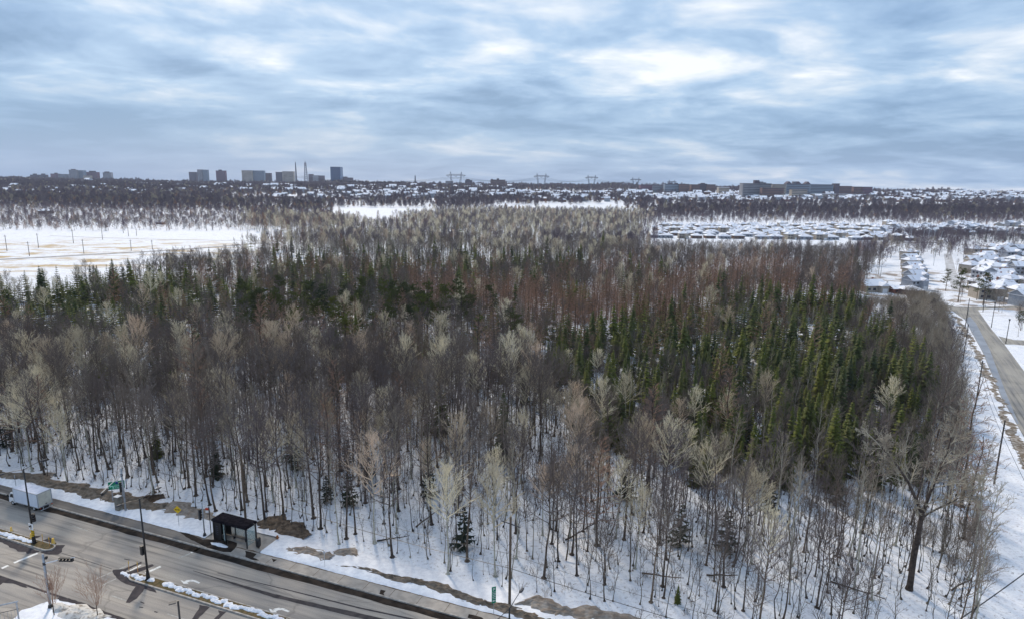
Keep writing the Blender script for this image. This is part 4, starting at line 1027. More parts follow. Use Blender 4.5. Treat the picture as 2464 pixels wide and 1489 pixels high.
# far signal pole with mast arm, grey cabinet and the green route sign behind
x, y = G(303, 1231); t = empty('signal_pole', (x, y, .1), label='silver signal pole with mast arm beside the green route sign', cat='traffic light')
pole(t, 6.4, .14, .11, galv); tipb = Vector((*G(243, 1186, 6.0), 6.0)); az = math.atan2(tipb.y-y, tipb.x-x); La = (tipb.xy-Vector((x, y))).length
e = mast(t, La, az, 5.4, .5); d = Vector((math.cos(az), math.sin(az), 0)); signal_head(t, e-d*.9+Vector((0, 0, -.26)), az+PI, 4, True); signal_head(t, (-.36, 0, 2.9), 2.2, 4)
x, y = G(287, 1229); t = empty('control_cabinet', (x, y, .1), ROT, label='dirty grey upright signal control cabinet on the snow verge', cat='cabinet')
b = MB(); b.box((0, 0, 0), (.75, .6, 2.1)); b.build('body', mat('dirty_grey_metal', (.33, .31, .27), .7, noise=((.12, .10, .07), 1.2)), t); b = MB(); b.box((0, 0, 2.1), (.82, .68, .07)); b.build('lid', whitep, t); b = MB(); b.box((0, -.31, .25), (.62, .02, 1.7)); dd = b.build('door', mat('cabinet_door', (.22, .2, .17), .7), t); b = MB(); b.box((.22, -.33, 1.1), (.04, .03, .2)); b.build('handle', black, dd)
def text(parent, s, size, loc, m, rot=(PI/2, 0, 0)):
    cu = bpy.data.curves.new('lettering', 'FONT'); cu.body = s; cu.size = size; cu.extrude = .004; cu.align_x = 'CENTER'
    o = bpy.data.objects.new('lettering', cu); C.objects.link(o); o.parent = parent; o.location = loc; o.rotation_euler = rot; cu.materials.append(m)
    dg = bpy.context.evaluated_depsgraph_get(); me = bpy.data.meshes.new_from_object(o.evaluated_get(dg)); me.materials.clear(); me.materials.append(m)
    q = bpy.data.objects.new('lettering', me); C.objects.link(q); q.parent = parent; q.location = loc; q.rotation_euler = rot
    bpy.data.objects.remove(o); return q
def rrect(w, h, r, y, n=5):
    p = []
    for cx, cz, a0 in ((w/2-r, h/2-r, 0), (-w/2+r, h/2-r, PI/2), (-w/2+r, -h/2+r, PI), (w/2-r, -h/2+r, 1.5*PI)):
        for k in range(n+1): a = a0+PI/2*k/n; p.append((cx+r*math.cos(a), y, cz+r*math.sin(a)))
    return p
def plate(name, w, h, r, y, th, m, parent):
    b = MB(); f = rrect(w, h, r, y); g = rrect(w, h, r, y+th); n = len(f); b.v = f+g; b.f = [tuple(range(n))[::-1], tuple(range(n, 2*n))]+[(k, (k+1) % n, n+(k+1) % n, n+k) for k in range(n)]; b.mi = [0]*len(b.f)
    return b.build(name, m, parent)
A = Vector((*G(273, 1209), 0)); B2 = A+Vector((2.6, 1.2, 0))
PL = Vector((*G(265, 1171, 4.6), 4.6)); PR = Vector((*G(297, 1161, 4.6), 4.6))
cen = (PL+PR)/2; azs = .42; W_ = 3.4; Hs = 2.0
pc = at(280, 1166, 82.6)
t = empty('route_sign', (pc.x, pc.y, 0), azs, label='green route sign with a blue shield and a left arrow on two posts', cat='road sign')
for sx in (-.62, .62):
    b = MB(); b.tube([(sx, .06, 0), (sx, .06, pc.z+.3)], .07, 6, True); b.build('post', galv, t)
pv = bpy.data.objects.new('panel_mount', None)
bd = plate('panel', W_, Hs, .18, 0, .05, whitep, t); bd.location = (0, 0, pc.z); bd.scale = (.6, .6, .62)
fc = plate('face', W_-.12, Hs-.12, .15, -.012, .008, green, bd)
text(bd, 'EST', .42, (.72, -.018, .26), whitep)
b = MB(); b.quad(*[(p[0], -.018, p[1]) for p in ((-.12, .78), (.34, .78), (.37, .5), (.11, .12), (-.15, .5))][::-1]); sh = b.build('shield', blue, bd)
b = MB(); b.quad((-.16, -.017, .68), (.38, -.017, .68), (.38, -.017, .86), (-.16, -.017, .86)); b.build('shield_band', mat('pale_sign_band', (.6, .6, .75), .5), bd)
b = MB(); b.quad((-1.5, -.018, -.12), (-1.12, -.018, .22), (-1.12, -.018, .02), (-.55, -.018, -.02), (-.55, -.018, -.75), (-.82, -.018, -.75), (-.82, -.018, -.26), (-1.12, -.018, -.24), (-1.12, -.018, -.46)); b.build('arrow', mat('pale_green_reflective', (.35, .75, .55), .5), bd)
b = MB(); b.quad((-.45, -.018, .02), (1.55, -.018, .02), (1.55, -.018, .07), (-.45, -.018, .07)); b.build('rule', whitep, bd)
b = MB(); rq = random.Random(2)
for z, x1 in ((-.22, 1.45), (-.62, 1.45)):
    x = -.4
    while x < x1: w = rq.uniform(.05, .14); b.quad((x, -.018, z-.1), (x+w, -.018, z-.1), (x+w, -.018, z+rq.uniform(.02, .12)), (x, -.018, z+.1)); x += w+rq.uniform(.03, .09)
b.build('small_lettering', mat('pale_sign_letters', (.5, .8, .65), .5), bd)
# third signal pole near the shelter
x, y = G(493, 1291); t = empty('signal_pole', (x, y, .15), label='short silver signal pole with a four-lens head left of the bus shelter', cat='traffic light')
pole(t, 4.6, .085, .07, galv); b = MB(); b.tube([(0, 0, 0), (0, 0, .4)], [.25, .15], 8, True); b.build('base', dark, t); signal_head(t, (-.4, 0, 2.3), 2.4, 4)
b = MB(); b.box((-.18, 0, 2.6), (.3, .05, .06)); b.box((-.18, 0, 3.4), (.3, .05, .06)); b.build('bracket', dark, t)
# yellow round-cornered warning sign
x, y = G(431, 1268); t = empty('warning_sign', (x, y, 0), -.12, label='yellow diamond warning sign with a black double arrow on a thin post', cat='road sign')
b = MB(); b.tube([(0, 0.02, 0), (0, 0.02, 2.3)], .03, 6, True); b.build('post', galv, t)
b = MB(); R0 = .66; n = 24; pp = []
for k in range(n):
    a = 2*PI*k/n+.001; rr0 = R0*.82/max(abs(math.cos(a))+abs(math.sin(a)), .95)*1.0; pp.append((rr0*math.cos(a), rr0*math.sin(a)))
b.v = [(p[0], -.015, p[1]) for p in pp]+[(p[0], .015, p[1]) for p in pp]; b.f = [tuple(range(n))[::-1], tuple(range(n, 2*n))]+[(k, (k+1) % n, n+(k+1) % n, n+k) for k in range(n)]; b.mi = [0]*len(b.f)
pl = b.build('panel', yellow, t, (0, 0, 2.55)); b = MB(); b.quad((-.34, -.02, 0), (-.18, -.02, .13), (-.18, -.02, .04), (.18, -.02, .04), (.18, -.02, .13), (.34, -.02, 0), (.18, -.02, -.13), (.18, -.02, -.04), (-.18, -.02, -.04), (-.18, -.02, -.13)); b.build('arrow', black, pl)
# parking sign
x, y = G(1188, 1481); t = empty('parking_sign', (x, y, .2), .3, label='narrow green sign column topped by a white letter P on the verge', cat='road sign')
b = MB(); b.tube([(0, .03, 0), (0, .03, 2.0)], .03, 6, True); b.build('post', galv, t)
pl = plate('panel', .46, 1.9, .03, 0, .03, green, t); pl.location = (0, 0, 2.3); text(pl, 'P', .5, (0, -.01, .48), whitep)
b = MB(); b.quad((-.2, -.008, .34), (.2, -.008, .34), (.2, -.008, .38), (-.2, -.008, .38)); b.quad((-.2, -.008, .12), (.2, -.008, .16), (.2, -.008, .22), (-.2, -.008, .18)); b.quad((-.17, -.008, -.1), (.17, -.008, .0), (.17, -.008, .06), (-.17, -.008, -.04)); b.quad((-.17, -.008, -.3), (.17, -.008, -.2), (.17, -.008, -.14), (-.17, -.008, -.24)); b.quad((-.2, -.008, -.44), (.2, -.008, -.44), (.2, -.008, -.40), (-.2, -.008, -.40)); b.build('bars', whitep, pl)
b = MB(); b.quad((-.17, -.008, -.68), (-.02, -.008, -.55), (-.02, -.008, -.64), (.17, -.008, -.64), (.17, -.008, -.72), (-.02, -.008, -.72), (-.02, -.008, -.81)); b.build('arrow', whitep, pl)
# small post at the far left verge
x, y = G(39, 1172); t = empty('marker_post', (x, y, .1), label='thin grey marker post in the snow behind the truck cab', cat='post'); b = MB(); b.tube([(0, 0, 0), (0, 0, 1.9)], .035, 6, True); b.build('post', galv, t); b = MB(); b.box((0, 0, 1.5), (.1, .03, .4)); b.build('plate', alum, t)
x, y = G(782, 1367); t = empty('marker_post', (x, y, .1), label='thin pale marker post on the verge right of the bus shelter', cat='post'); b = MB(); b.tube([(0, 0, 0), (0, 0, 2.3)], .03, 6, True); b.build('post', alum, t); b = MB(); b.box((0, 0, 1.9), (.22, .03, .3)); b.build('plate', alum, t)
# snow-plough marker stakes on the medians (orange) 
for (px, py, lab, g_) in ((120, 1317, 'thin yellow stake on the tip of the left median', None), (311, 1376, 'left one of two thin orange stakes at the right median tip', None), (332, 1378, 'right one of two thin orange stakes at the right median tip', None), (104, 1310, 'thin tan stake beside the black lamp foot on the left median', None)):
    x, y = G(px, py); t = empty('marker_stake', (x, y, .0), label=lab, cat='stake'); b = MB(); b.tube([(0, 0, 0), (.03, 0, 1.5)], .03, 5, True); b.build('rod', orange, t); b = MB(); b.tube([(.025, 0, 1.15), (.03, 0, 1.4)], .04, 5, True); b.build('band', yellow, t)
# yellow barrels (blurred yellow shapes) : lane delineators by the left median
def delineator(px, py, lab, h=1.0, r=.3):
    x, y = G(px, py); t = empty('delineator', (x, y, .0), label=lab, cat='delineator'); b = MB(); b.tube([(0, 0, .05), (0, 0, h*.5), (0, 0, h)], [r, r*.85, r*.55], 10, True); b.build('body', mat('sun_bleached_yellow', (.85, .52, .08), .6, noise=((.9, .68, .3), 2)), t); b = MB(); b.tube([(0, 0, 0), (0, 0, .06)], r*1.25, 10, True); b.build('foot', rubber, t)
delineator(129, 1308, 'yellow plastic delineator beyond the nose of the left median', .8, .22); delineator(28, 1279, 'yellow plastic delineator on the road at the left edge', .7, .15); delineator(77, 1296, 'yellow plastic delineator behind the striped lamp post', .8, .2)
# near-left steel frame
x, y = G(22, 1500); t = empty('steel_frame', (x, y, 0), label='galvanised pipe frame with a red stripe at the bottom left corner', cat='frame')
azf = .45; d = Vector((math.cos(azf), math.sin(azf), 0)); b = MB()
for s in (-1, 1): b.tube([d*s*.85, d*s*.85+Vector((0, 0, 2.3))], .07, 8, True)
b.build('uprights', galv, t)
for z, m, w in ((2.3, galv, .08), (1.45, dark, .03)): b = MB(); b.tube([d*-1.0+Vector((0, 0, z)), d*1.0+Vector((0, 0, z))], w, 8, True); b.build('rail', m, t)
b = MB()
for k in range(5): b.tube([d*(-.6+.3*k), d*(-.6+.3*k)+Vector((0, 0, 1.4))], .015, 5)
b.build('bars', galv, t); b = MB(); b.box((-.95*d.x, -.95*d.y-.02, .3), (.1, .1, 1.6)); b.build('reflective_stripe', red, t)
# ---- bus shelter
s0 = Vector(G(516.5, 1297, .13)); s1 = Vector(G(595, 1319, .13)); s2 = Vector(G(614.6, 1308, .13))
ax = (s1-s0); Ls = ax.length; azb = math.atan2(ax.y, ax.x); dep = abs((s2-s1).dot(Vector((-ax.y, ax.x)).normalized()))
dep = max(1.6, min(dep, 2.4)); Hh = 2.6
t = empty('bus_shelter', (s0.x, s0.y, .13), azb, label='black-framed glass bus shelter with a flat dark roof', cat='bus shelter')
b = MB(); b.box((Ls/2, dep/2, Hh), (Ls+.3, dep+.3, .26)); b.box((Ls/2, dep/2, Hh+.28), (Ls+.15, dep+.15, .05)); b.build('roof', mat('tar_black_roof', (.006, .005, .009), .9, spec=.05, noise=((.018, .015, .02), 2)), t)
for xx, yy in ((Ls, 0), (Ls, dep), (Ls*.36, 0), (Ls*.36, dep), (Ls*.68, dep), (0, dep), (0, 0)): b = MB(); b.box((xx, yy, 0), (.12, .12, Hh)); b.build('post', black, t)
b = MB(); b.box((.0, dep/2, .1), (.2, dep-.15, Hh-.15)); b.box((.65, dep-.05, .1), (1.2, .1, Hh-.15)); b.box((.65, .05, .1), (1.1, .08, Hh-.2)); pn = b.build('advert_panel', black, t)
b = MB()
for k in range(5): b.quad((.35, -.0, .9+k*.27), (.75, -.0, .82+k*.27), (.75, -.0, .86+k*.27), (.35, -.0, .95+k*.27))
b.build('notice', mat('poster_grey', (.12, .13, .2), .5), pn)
for i, (xa, xb) in enumerate(((1.3, Ls*.36-.08), (Ls*.36+.08, Ls*.68-.08), (Ls*.68+.08, Ls-.08))):
    b = MB(); b.box(((xa+xb)/2, dep, .25), (xb-xa, .02, Hh-.4)); b.build('glass_pane', glass, t)
b = MB(); b.box((Ls, dep/2, .25), (.02, dep-.14, Hh-.4)); b.build('glass_pane', glass, t)
b = MB(); b.box((Ls*.36/2+.8, .0, .25), (Ls*.36-1.6, .02, Hh-.4)); b.build('glass_pane', glass, t)
b = MB(); b.box((Ls*.58, dep-.45, .42), (Ls*.5, .38, .05)); b.box((Ls*.4, dep-.45, 0), (.06, .3, .42)); b.box((Ls*.76, dep-.45, 0), (.06, .3, .42)); b.build('bench', dark, t)
b = MB(); b.box((Ls/2, dep+.0, .12), (Ls, .05, .1)); b.box((Ls/2, dep, Hh-.12), (Ls, .06, .1)); b.build('rail', black, t)
p = Vector((Ls*.30, -.75)); pw = (s0.x+math.cos(azb)*p.x-math.sin(azb)*p.y, s0.y+math.sin(azb)*p.x+math.cos(azb)*p.y)
tag(smooth(blob(0, 0, 1.25, .32, .22, 5, azb, 5, 16).build('snow_ridge', snowm, loc=(pw[0], pw[1], .135))), kind='structure')
# litter bin
x, y = G(622.5, 1320); t = empty('litter_bin', (x, y, .2), azb, label='black litter bin strapped to a black pole right of the shelter', cat='litter bin')
b = MB(); b.tube([(0, 0, .12), (0, 0, .3), (0, 0, 1.0), (0, 0, 1.15)], [.2, .3, .33, .28], 12, True); b.build('body', black, t); b = MB(); b.tube([(0, 0, 1.15), (0, 0, 1.28), (0, 0, 1.36)], [.34, .3, .12], 12, True); b.build('lid', black, t); b = MB(); b.tube([(0, 0, 0), (0, 0, .12)], .14, 8, True); b.build('foot', black, t)
b = MB(); b.tube([(-.42, .1, 0), (-.42, .1, 3.0), (-.7, .1, 3.05)], .07, 8, True); b.build('pole', black, t)
# bus stop flag
x, y = G(516, 1290); t = empty('bus_stop_flag', (x-.5, y+.2, .1), label='bus stop pole with a small red and white flag left of the shelter', cat='sign')
b = MB(); b.tube([(0, 0, 0), (0, 0, 4.0)], .05, 6, True); b.build('pole', black, t); b = MB(); b.box((-.28, 0, 3.5), (.4, .03, .3)); b.build('flag', red, t); b = MB(); b.box((-.28, 0, 3.12), (.4, .03, .32)); b.build('plate', whitep, t)
# broken hydrant-like brown lump right of the shelter
x, y = G(668, 1300); t = empty('rusty_hydrant', (x, y, .05), label='rust-brown hydrant half sunk in broken snow right of the shelter', cat='hydrant')
b = MB(); b.tube([(0, 0, 0), (0, 0, .5), (0, 0, .62), (0, 0, .72)], [.14, .13, .15, .05], 8, True); b.build('barrel', mat('rust', (.28, .10, .03), .8), t); b = MB(); b.tube([(-.22, 0, .4), (.22, 0, .4)], .07, 8, True); b.build('outlets', mat('rust_dark', (.18, .07, .03), .8), t)
o = blob(0, 0, 1.0, .7, .12, 77).build('churned_soil', soil, loc=(x+.3, y-.6, .0)); tag(o, kind='structure')
# ---- truck
R0 = Vector((*G(94, 1222), 0)); 
t = empty('box_truck', (st(0, 0)[0], 0, 0), 0, label='white box truck with a roller door tinted for warm light driving away on the boulevard', cat='truck')
rear = Vector(G(93, 1232)); LT = 6.3
sR = rear.dot(RD); tN = 50.35
t.location = (*G(92.5, 1222, .74), .012); t.rotation_euler = (0, 0, ROT); t.scale = (.78, .78, .78)
boxm = mat('truck_box_white', (.60, .66, .76), .45, noise=((.66, .71, .79), .8)); frm = mat('truck_frame_grey', (.42, .43, .45), .5); cream = mat('roller_door_warm_lit', (.72, .70, .60), .6, noise=((.60, .58, .50), 1.2))  # warm light on the rear is put into the door's cream colour
cabm = mat('cab_white', (.78, .8, .84), .4)
b = MB(); b.box((-LT/2, 1.2, .95), (LT, 2.4, 2.55)); bx_ = b.build('cargo_box', boxm, t)
b = MB(); b.box((-LT/2, 1.2, 3.5), (LT-.1, 2.3, .03)); b.build('roof_sheet', mat('truck_roof', (.62, .66, .78), .5, noise=((.5, .55, .68), 1.5, 4)), bx_)
b = MB()
for y_ in (.0, 2.4): b.box((-LT/2, y_, 3.44), (LT+.02, .09, .1)); b.box((-LT/2, y_, .9), (LT+.02, .08, .12))
for xx in (-LT, 0): 
    for y_ in (0, 2.4): b.box((xx, y_, .9), (.1, .1, 2.62))
b.box((0, 1.2, 3.4), (.1, 2.4, .14)); b.box((0, 1.2, .9), (.1, 2.4, .1)); b.build('edge_frame', frm, bx_)
b = MB(); b.box((.03, 1.2, 1.05), (.04, 2.12, 2.33)); dr = b.build('roller_door', cream, t)
b = MB(); b.box((.07, 1.35, 1.2), (.04, .3, .12)); b.build('latch', black, dr)
b = MB(); b.box((-LT/2+.1, 1.2, .62), (LT+.4, .8, .26)); b.box((-LT*.5, .35, .5), (1.5, .5, .35)); b.build('chassis', black, t)
b = MB(); b.box((.28, 1.2, .42), (.12, 2.0, .08)); b.box((.15, .7, .45), (.08, .08, .45)); b.box((.15, 1.7, .45), (.08, .08, .45)); b.build('rear_bumper', alum, t)
b = MB(); cx = -LT-.15
prof = [(0, .55), (0, 2.35), (-.25, 2.45), (-1.05, 2.4), (-1.5, 1.5), (-1.62, 1.35), (-1.65, .55)]
nb = len(prof)
for y_ in (.22, 2.18): b.v += [(cx+p_[0], y_, p_[1]) for p_ in prof]
b.f = [tuple(range(nb)), tuple(range(nb, 2*nb))[::-1]]+[(k, nb+k, nb+(k+1) % nb, (k+1) % nb) for k in range(nb)]; b.mi = [0]*len(b.f)
cb_ = b.build('cab', cabm, t)
for y_ in (.212, 2.188): b = MB(); b.quad((cx-.2, y_, 1.5), (cx-.2, y_, 2.2), (cx-1.0, y_, 2.2), (cx-1.32, y_, 1.5)); b.build('window', winm, cb_)
b = MB(); b.quad((cx-1.09, .35, 2.32), (cx-1.09, 2.05, 2.32), (cx-1.52, 2.05, 1.52), (cx-1.52, .35, 1.52)); b.build('windscreen', winm, cb_)
for y_ in (-.02, 2.42): b = MB(); b.box((cx-1.45, y_, 1.5), (.12, .22, .55)); b.build('mirror', black, cb_)
def wheel(x_, y_, w_):
    b = MB(); b.tube([(x_, y_-w_/2, .42), (x_, y_+w_/2, .42)], .42, 18, True); o = b.build('wheel', rubber, t); b = MB(); s_ = -1 if y_ < 1 else 1; b.tube([(x_, y_+s_*w_/2, .42), (x_, y_+s_*(w_/2+.015), .42)], .22, 12, True); b.build('rim', alum, o)
for x_, w_ in ((cx-.75, .28), (-1.6, .5)):
    for y_ in (.22+w_/2, 2.18-w_/2): wheel(x_, y_, w_)
for y_ in (.2, 2.2): b = MB(); b.box((.2, y_, .75), (.04, .2, .12)); b.build('tail_light', red, t)
# ---- utility poles with cross arms and wires
def utility(x, y, h, label, az, arm=True, z=0, r=.16, group=None, hr=None, m=wood, armL=2.4):
    t = empty('utility_pole', (x, y, z), label=label, cat='utility pole', group=group); b = MB(); b.tube([(0, 0, -.2), (0, 0, h)], [r, r*.75], 8, True); b.build('pole', m, t)
    if arm:
        d = Vector((math.cos(az), math.sin(az), 0)); b = MB(); b.tube([d*-armL/2+Vector((0, 0, h-.8)), d*armL/2+Vector((0, 0, h-.8))], .06 if r > .12 else .09, 4, True); b.build('cross_arm', dark, t)
        b = MB()
        for s in (-.45, -.2, .45): b.tube([d*armL*s+Vector((0, 0, h-.75)), d*armL*s+Vector((0, 0, h-.45))], [.05, .03], 6, True)
        b.build('insulators', galv, t)
    return Vector((x, y, z))
def wire(P_, Q_, sag, r, label, group='power lines'):
    pts_ = [P_.lerp(Q_, k/16)-Vector((0, 0, sag*4*(k/16)*(1-k/16))) for k in range(17)]
    b = MB(); b.tube(pts_, r, 3); return tag(b.build('power_line', black), label, 'wire', group)
x1, y1 = G(1226, 1458); U1 = utility(x1, y1, 10.6, 'brown wooden utility pole with a single cross arm at the front of the wood', ROT+PI/2-.0+1.35)
x0, y0 = G(592, 1262); U0 = utility(x0, y0, 11, 'grey-brown wooden utility pole right behind the bus shelter', ROT+.4, arm=False)
dU = (U1-U0)
W3 = U1+dU; Wm = U0-dU
for z_, lab, gs in ((4.6, 'thick dark cable strung low along the front of the wood', .5), (6.3, 'thin cable strung above the thick one along the wood', .7)):
    for P_, Q_ in ((Wm, U0), (U0, U1), (U1, W3), (W3, W3+dU)):
        wire(P_+Vector((0, 0, z_)), Q_+Vector((0, 0, z_)), gs, .035 if z_ < 5 else .018, lab, 'cables strung along the front of the wood' if z_ < 5 else 'thin cables above the thick cable')
# right hand poles along the side road
rp = [((2392, 1163), 10.5), ((2346, 983), 10.5), ((2316, 872), 10.5), ((2322, 790), 10)]
prev = None
for i, (q, h) in enumerate(rp):
    x, y = G(*q); lab = ['dark utility pole nearest the camera on the snow beside the side road', 'second utility pole up the side road, standing in the verge snow', 'third utility pole up the side road beside the willow bushes', 'last utility pole by the road junction'][i]
    U = utility(x, y, h, lab, 1.0, arm=i > 0, r=.13, m=mat('dark_pole_wood', (.07, .06, .055), .9))
    if prev is not None:
        for z_ in (h-1, h-2.4): wire(prev+Vector((0, 0, z_)), U+Vector((0, 0, z_)), .8, .03, 'wire slung between poles beside the side road', 'wires beside the side road')
    else:
        for z_ in (h-1, h-2.4): wire(U+Vector((0, 0, z_)), U+Vector((-32, -58, z_)), .8, .03, 'wire slung between poles beside the side road', 'wires beside the side road')
        U00 = U
    prev = U
wire(Vector((*G(2310, 1489, 1), 1)), Vector((*G(2530, 1330, 5), 5)), .1, .06, 'dark guy cable slanting across the lower right corner', None)
# poles in the open field on the left
FP = [((17, 605), (14, 566)), ((71, 617), (67, 582)), ((93, 597), (89, 562)), ((177, 586), (173, 553)), ((202, 611), (198, 576)), ((247, 577), (244, 547)), ((316, 604), (314, 577)), ((309.5, 569), (307, 547)), ((367, 601), (365, 578)), ((297, 562), (295, 545)), ((329, 568), (328, 553))]
pm = mat('grey_field_pole', (.17, .15, .14), .9)
for (a, c) in FP:
    x, y = G(*a); h = min(15, max(6, CAM_H+ray(*c).z*y/ray(*c).y)); utility(x, y, h, 'thin wooden pole standing alone in the open snow field', .2, True, hgt(x, y), .2, 'poles in the left snow field', m=pm, armL=1.6)
# tall light columns beyond the right wood
for (px, py, h) in ((2133, 584, 11), (2150, 582, 10), (2156, 580, 9), (2186, 585, 12), (2190, 585, 12), (2220, 586, 12), (2232, 586, 12), (2246, 587, 12), (2263, 588, 11), (2246, 640, 10), (2320, 612, 10), (2350, 640, 10), (2404, 640, 10), (2420, 660, 9)):
    x, y = G(px, py); t = empty('light_column', (x, y, hgt(x, y)), label='pale slim light column beside the far street on the right', cat='street lamp', group='pale light columns on the far right streets'); b = MB(); b.tube([(0, 0, 0), (0, 0, h), (1.6, .3, h+.2)], [.16, .10, .07], 5, True); b.build('pole', alum, t); b = MB(); b.box((1.9, .3, h+.15), (.7, .25, .12)); b.build('lamp_head', alum, t)
for (px, py, h, lab) in ((2365, 750, 7, 'black lamp post left of the snowy lawn by the junction'), (2385, 788, 8, 'dark pole beside the side road junction'), (2420, 826, 7, 'dark lamp post at the driveway corner')):
    x, y = G(px, py); t = empty('lamp_post', (x, y, 0), label=lab, cat='street lamp'); b = MB(); b.tube([(0, 0, 0), (0, 0, h)], [.12, .08], 6, True); b.build('pole', black, t); b = MB(); b.tube([(0, 0, h), (0, 0, h+.5)], [.15, .3], 8, True); b.build('lamp_head', dark, t)
# ---------------------------------------------------------------- houses, blocks and pylons
roof_snow = mat('snow_covered_roof', (.84, .86, .92), .75, noise=((.34, .33, .35), .55, 5, .56, .72), vary=((.92, .94, .97), (1, 1, 1), (.82, .84, .88)))
brick = [mat('house_brick_brown', (.19, .125, .10), .9, noise=((.13, .09, .075), 1.5)), mat('house_siding_grey', (.34, .36, .40), .9, noise=((.27, .29, .33), 1.5)), mat('house_brick_beige', (.38, .34, .29), .9, noise=((.30, .26, .22), 1.5)), mat('house_brick_red', (.24, .10, .075), .9, noise=((.17, .08, .065), 1.5))]
wing = mat('house_window', (.03, .035, .05), .2, spec=.6); garm = mat('garage_door_white', (.6, .6, .62), .6)
def house(kind, L, W, h, rh, bi, win=True, wings=0):
    'hip or gable house, front on -y, with wall, roof, windows, door and chimney'
    t = empty('house'); b = MB(); b.box((0, 0, -.4), (L, W, h+.4))
    if wings: b.box((L*.28, -W*.5-1.2, -.4), (L*.38, 2.4, h+.4))
    if kind == 'gable':
        for s in (-1, 1): b.quad((s*L/2, -W/2, h), (s*L/2, W/2, h), (s*L/2, 0, h+rh-.1))
    b.build('wall', brick[bi], t)
    r = MB(); o_ = .45; x, y = L/2+o_, W/2+o_
    e = [(-x, -y, h), (x, -y, h), (x, y, h), (-x, y, h)]; k = x-y*.95 if kind == 'hip' else x
    k = max(k, .4); A_, B_ = (-k, 0, h+rh), (k, 0, h+rh)
    r.quad(e[0], e[1], B_, A_); r.quad(e[2], e[3], A_, B_)
    if kind == 'hip': r.quad(e[1], e[2], B_); r.quad(e[3], e[0], A_)
    lo = [(p[0], p[1], h-.22) for p in e]
    for i in range(4): j = (i+1) % 4; r.quad(lo[i], lo[j], e[j], e[i])
    r.quad(*lo[::-1])
    if kind == 'gable':
        for s in (-1, 1): r.quad((s*x, -y, h-.22), (s*x, -y, h), (s*x, 0, h+rh), (s*x, y, h), (s*x, y, h-.22), (s*x, 0, h+rh-.28))
    if wings:
        cx, w2, y0, y1 = L*.28, L*.19+.35, -W*.5-2.7, 0
        r.quad((cx-w2, y0, h+.01), (cx, y0, h+rh*.6), (cx, y1, h+rh*.6), (cx-w2, y1, h+.01)); r.quad((cx+w2, y0, h+.01), (cx+w2, y1, h+.01), (cx, y1, h+rh*.6), (cx, y0, h+rh*.6)); r.quad((cx-w2, y0+.3, h), (cx+w2, y0+.3, h), (cx, y0+.3, h+rh*.58))
    ro = r.build('roof', roof_snow, t)
    c = MB(); c.box((L*.2, W*.18, h+rh*.35), (.7, .6, rh*.65+.5)); c.build('chimney', brick[(bi+1) % 4], ro)
    if win:
        for s in (-1, 1):
            for xx in ([-.32, 0, .3] if not (wings and s < 0) else [-.34, -.08]):
                for zz in ([1.0] if h < 4 else [.9, 3.4]):
                    m = MB(); m.box((xx*L, s*(W/2+.02), zz), (1.5, .06, 1.2)); m.build('window', wing, t)
        m = MB(); m.box((L*.28 if wings else L*.12, -(W/2+.02)-(2.4 if wings else 0), 0), (2.6 if wings else 1.0, .06, 2.1)); m.build('garage_door' if wings else 'door', garm if wings else wing, t)
    return t
PH = [house('hip', 11, 10, 3.3, 2.3, 0), house('hip', 12.5, 9, 3.2, 2.0, 1), house('gable', 11, 9, 3.4, 2.6, 2, wings=1), house('gable', 10, 8.5, 5.6, 2.8, 1, wings=1), house('hip', 10.5, 9.5, 5.6, 2.6, 2, wings=1), house('gable', 12, 8, 3.2, 1.8, 3)]
PHK = [list(p.children) for p in PH]
used_ph = [False]*6
WORD = ['brown', 'grey', 'beige', 'grey', 'beige', 'red']; SH = ['bungalow, snowy hip roof', 'bungalow, broad snowy roof', 'gabled house under snow', 'tall gabled house under snow', 'tall hip-roofed house under snow', 'low gabled house under snow']
def put_house(i, x, y, rz, where, group, s=1.0, z=None):
    s *= .78
    lab = ('%s %s %s' % (WORD[i], SH[i], where)).replace(' in the tight rows of white roofs', ' in tight rows').replace(', snowy hip roof in', ' in').replace(', left of the street', '').replace('the near end of the roof row', 'the roof row').replace(' under snow beyond', ' beyond').replace(', broad snowy roof', '').replace(', snowy hip roof', ''); loc = (x, y, hgt(x, y) if z is None else z)
    if not used_ph[i]:
        used_ph[i] = True; o = PH[i]; o.location = loc; o.rotation_euler = (0, 0, rz); o.scale = (s, s, s); o['label'] = lab; o['category'] = 'house'; o['group'] = group; return
    o = copy_thing(PH[i], loc, rz, s, lab, group, PHK[i]); o['category'] = 'house'
rh = random.Random(8)
for i in (0, 1, 2, 3, 4, 5):       # nearest houses first so the originals stand there
    pass
NEAR = [((2092, 700), 2, .15, 1.15, 'the biggest pale house behind the wood edge, left of the street'), ((2128, 700), 1, .1, .9, 'right beside the big pale house'), ((2160, 704), 5, .1, .8, 'low one third from the wood edge'), ((2196, 694), 3, .2, .95, 'at the near end of the roof row'), ((2190, 708), 0, .1, .9, 'in front of the near end of the roof row')]
for q, i, rz, s, w in NEAR: x, y = G(*q); put_house(i, x, y, rz, w, 'near houses left of the street', s)
for k in range(9):                 # the staggered roof row
    px, py = 2200-1.9*k, 679-7.4*k; x, y = G(px, py); put_house((3, 2, 4)[k % 3], x, y, .12, 'in the staggered roof row beyond the wood', 'staggered roof row beyond the wood', .95)
RN_ = []
extra_ = []
for k in range(60):
    qx, qy = rh.uniform(2325, 2520), rh.uniform(604, 722)
    if qx-2325 > (qy-604)*.25+8: extra_.append((qx, qy))
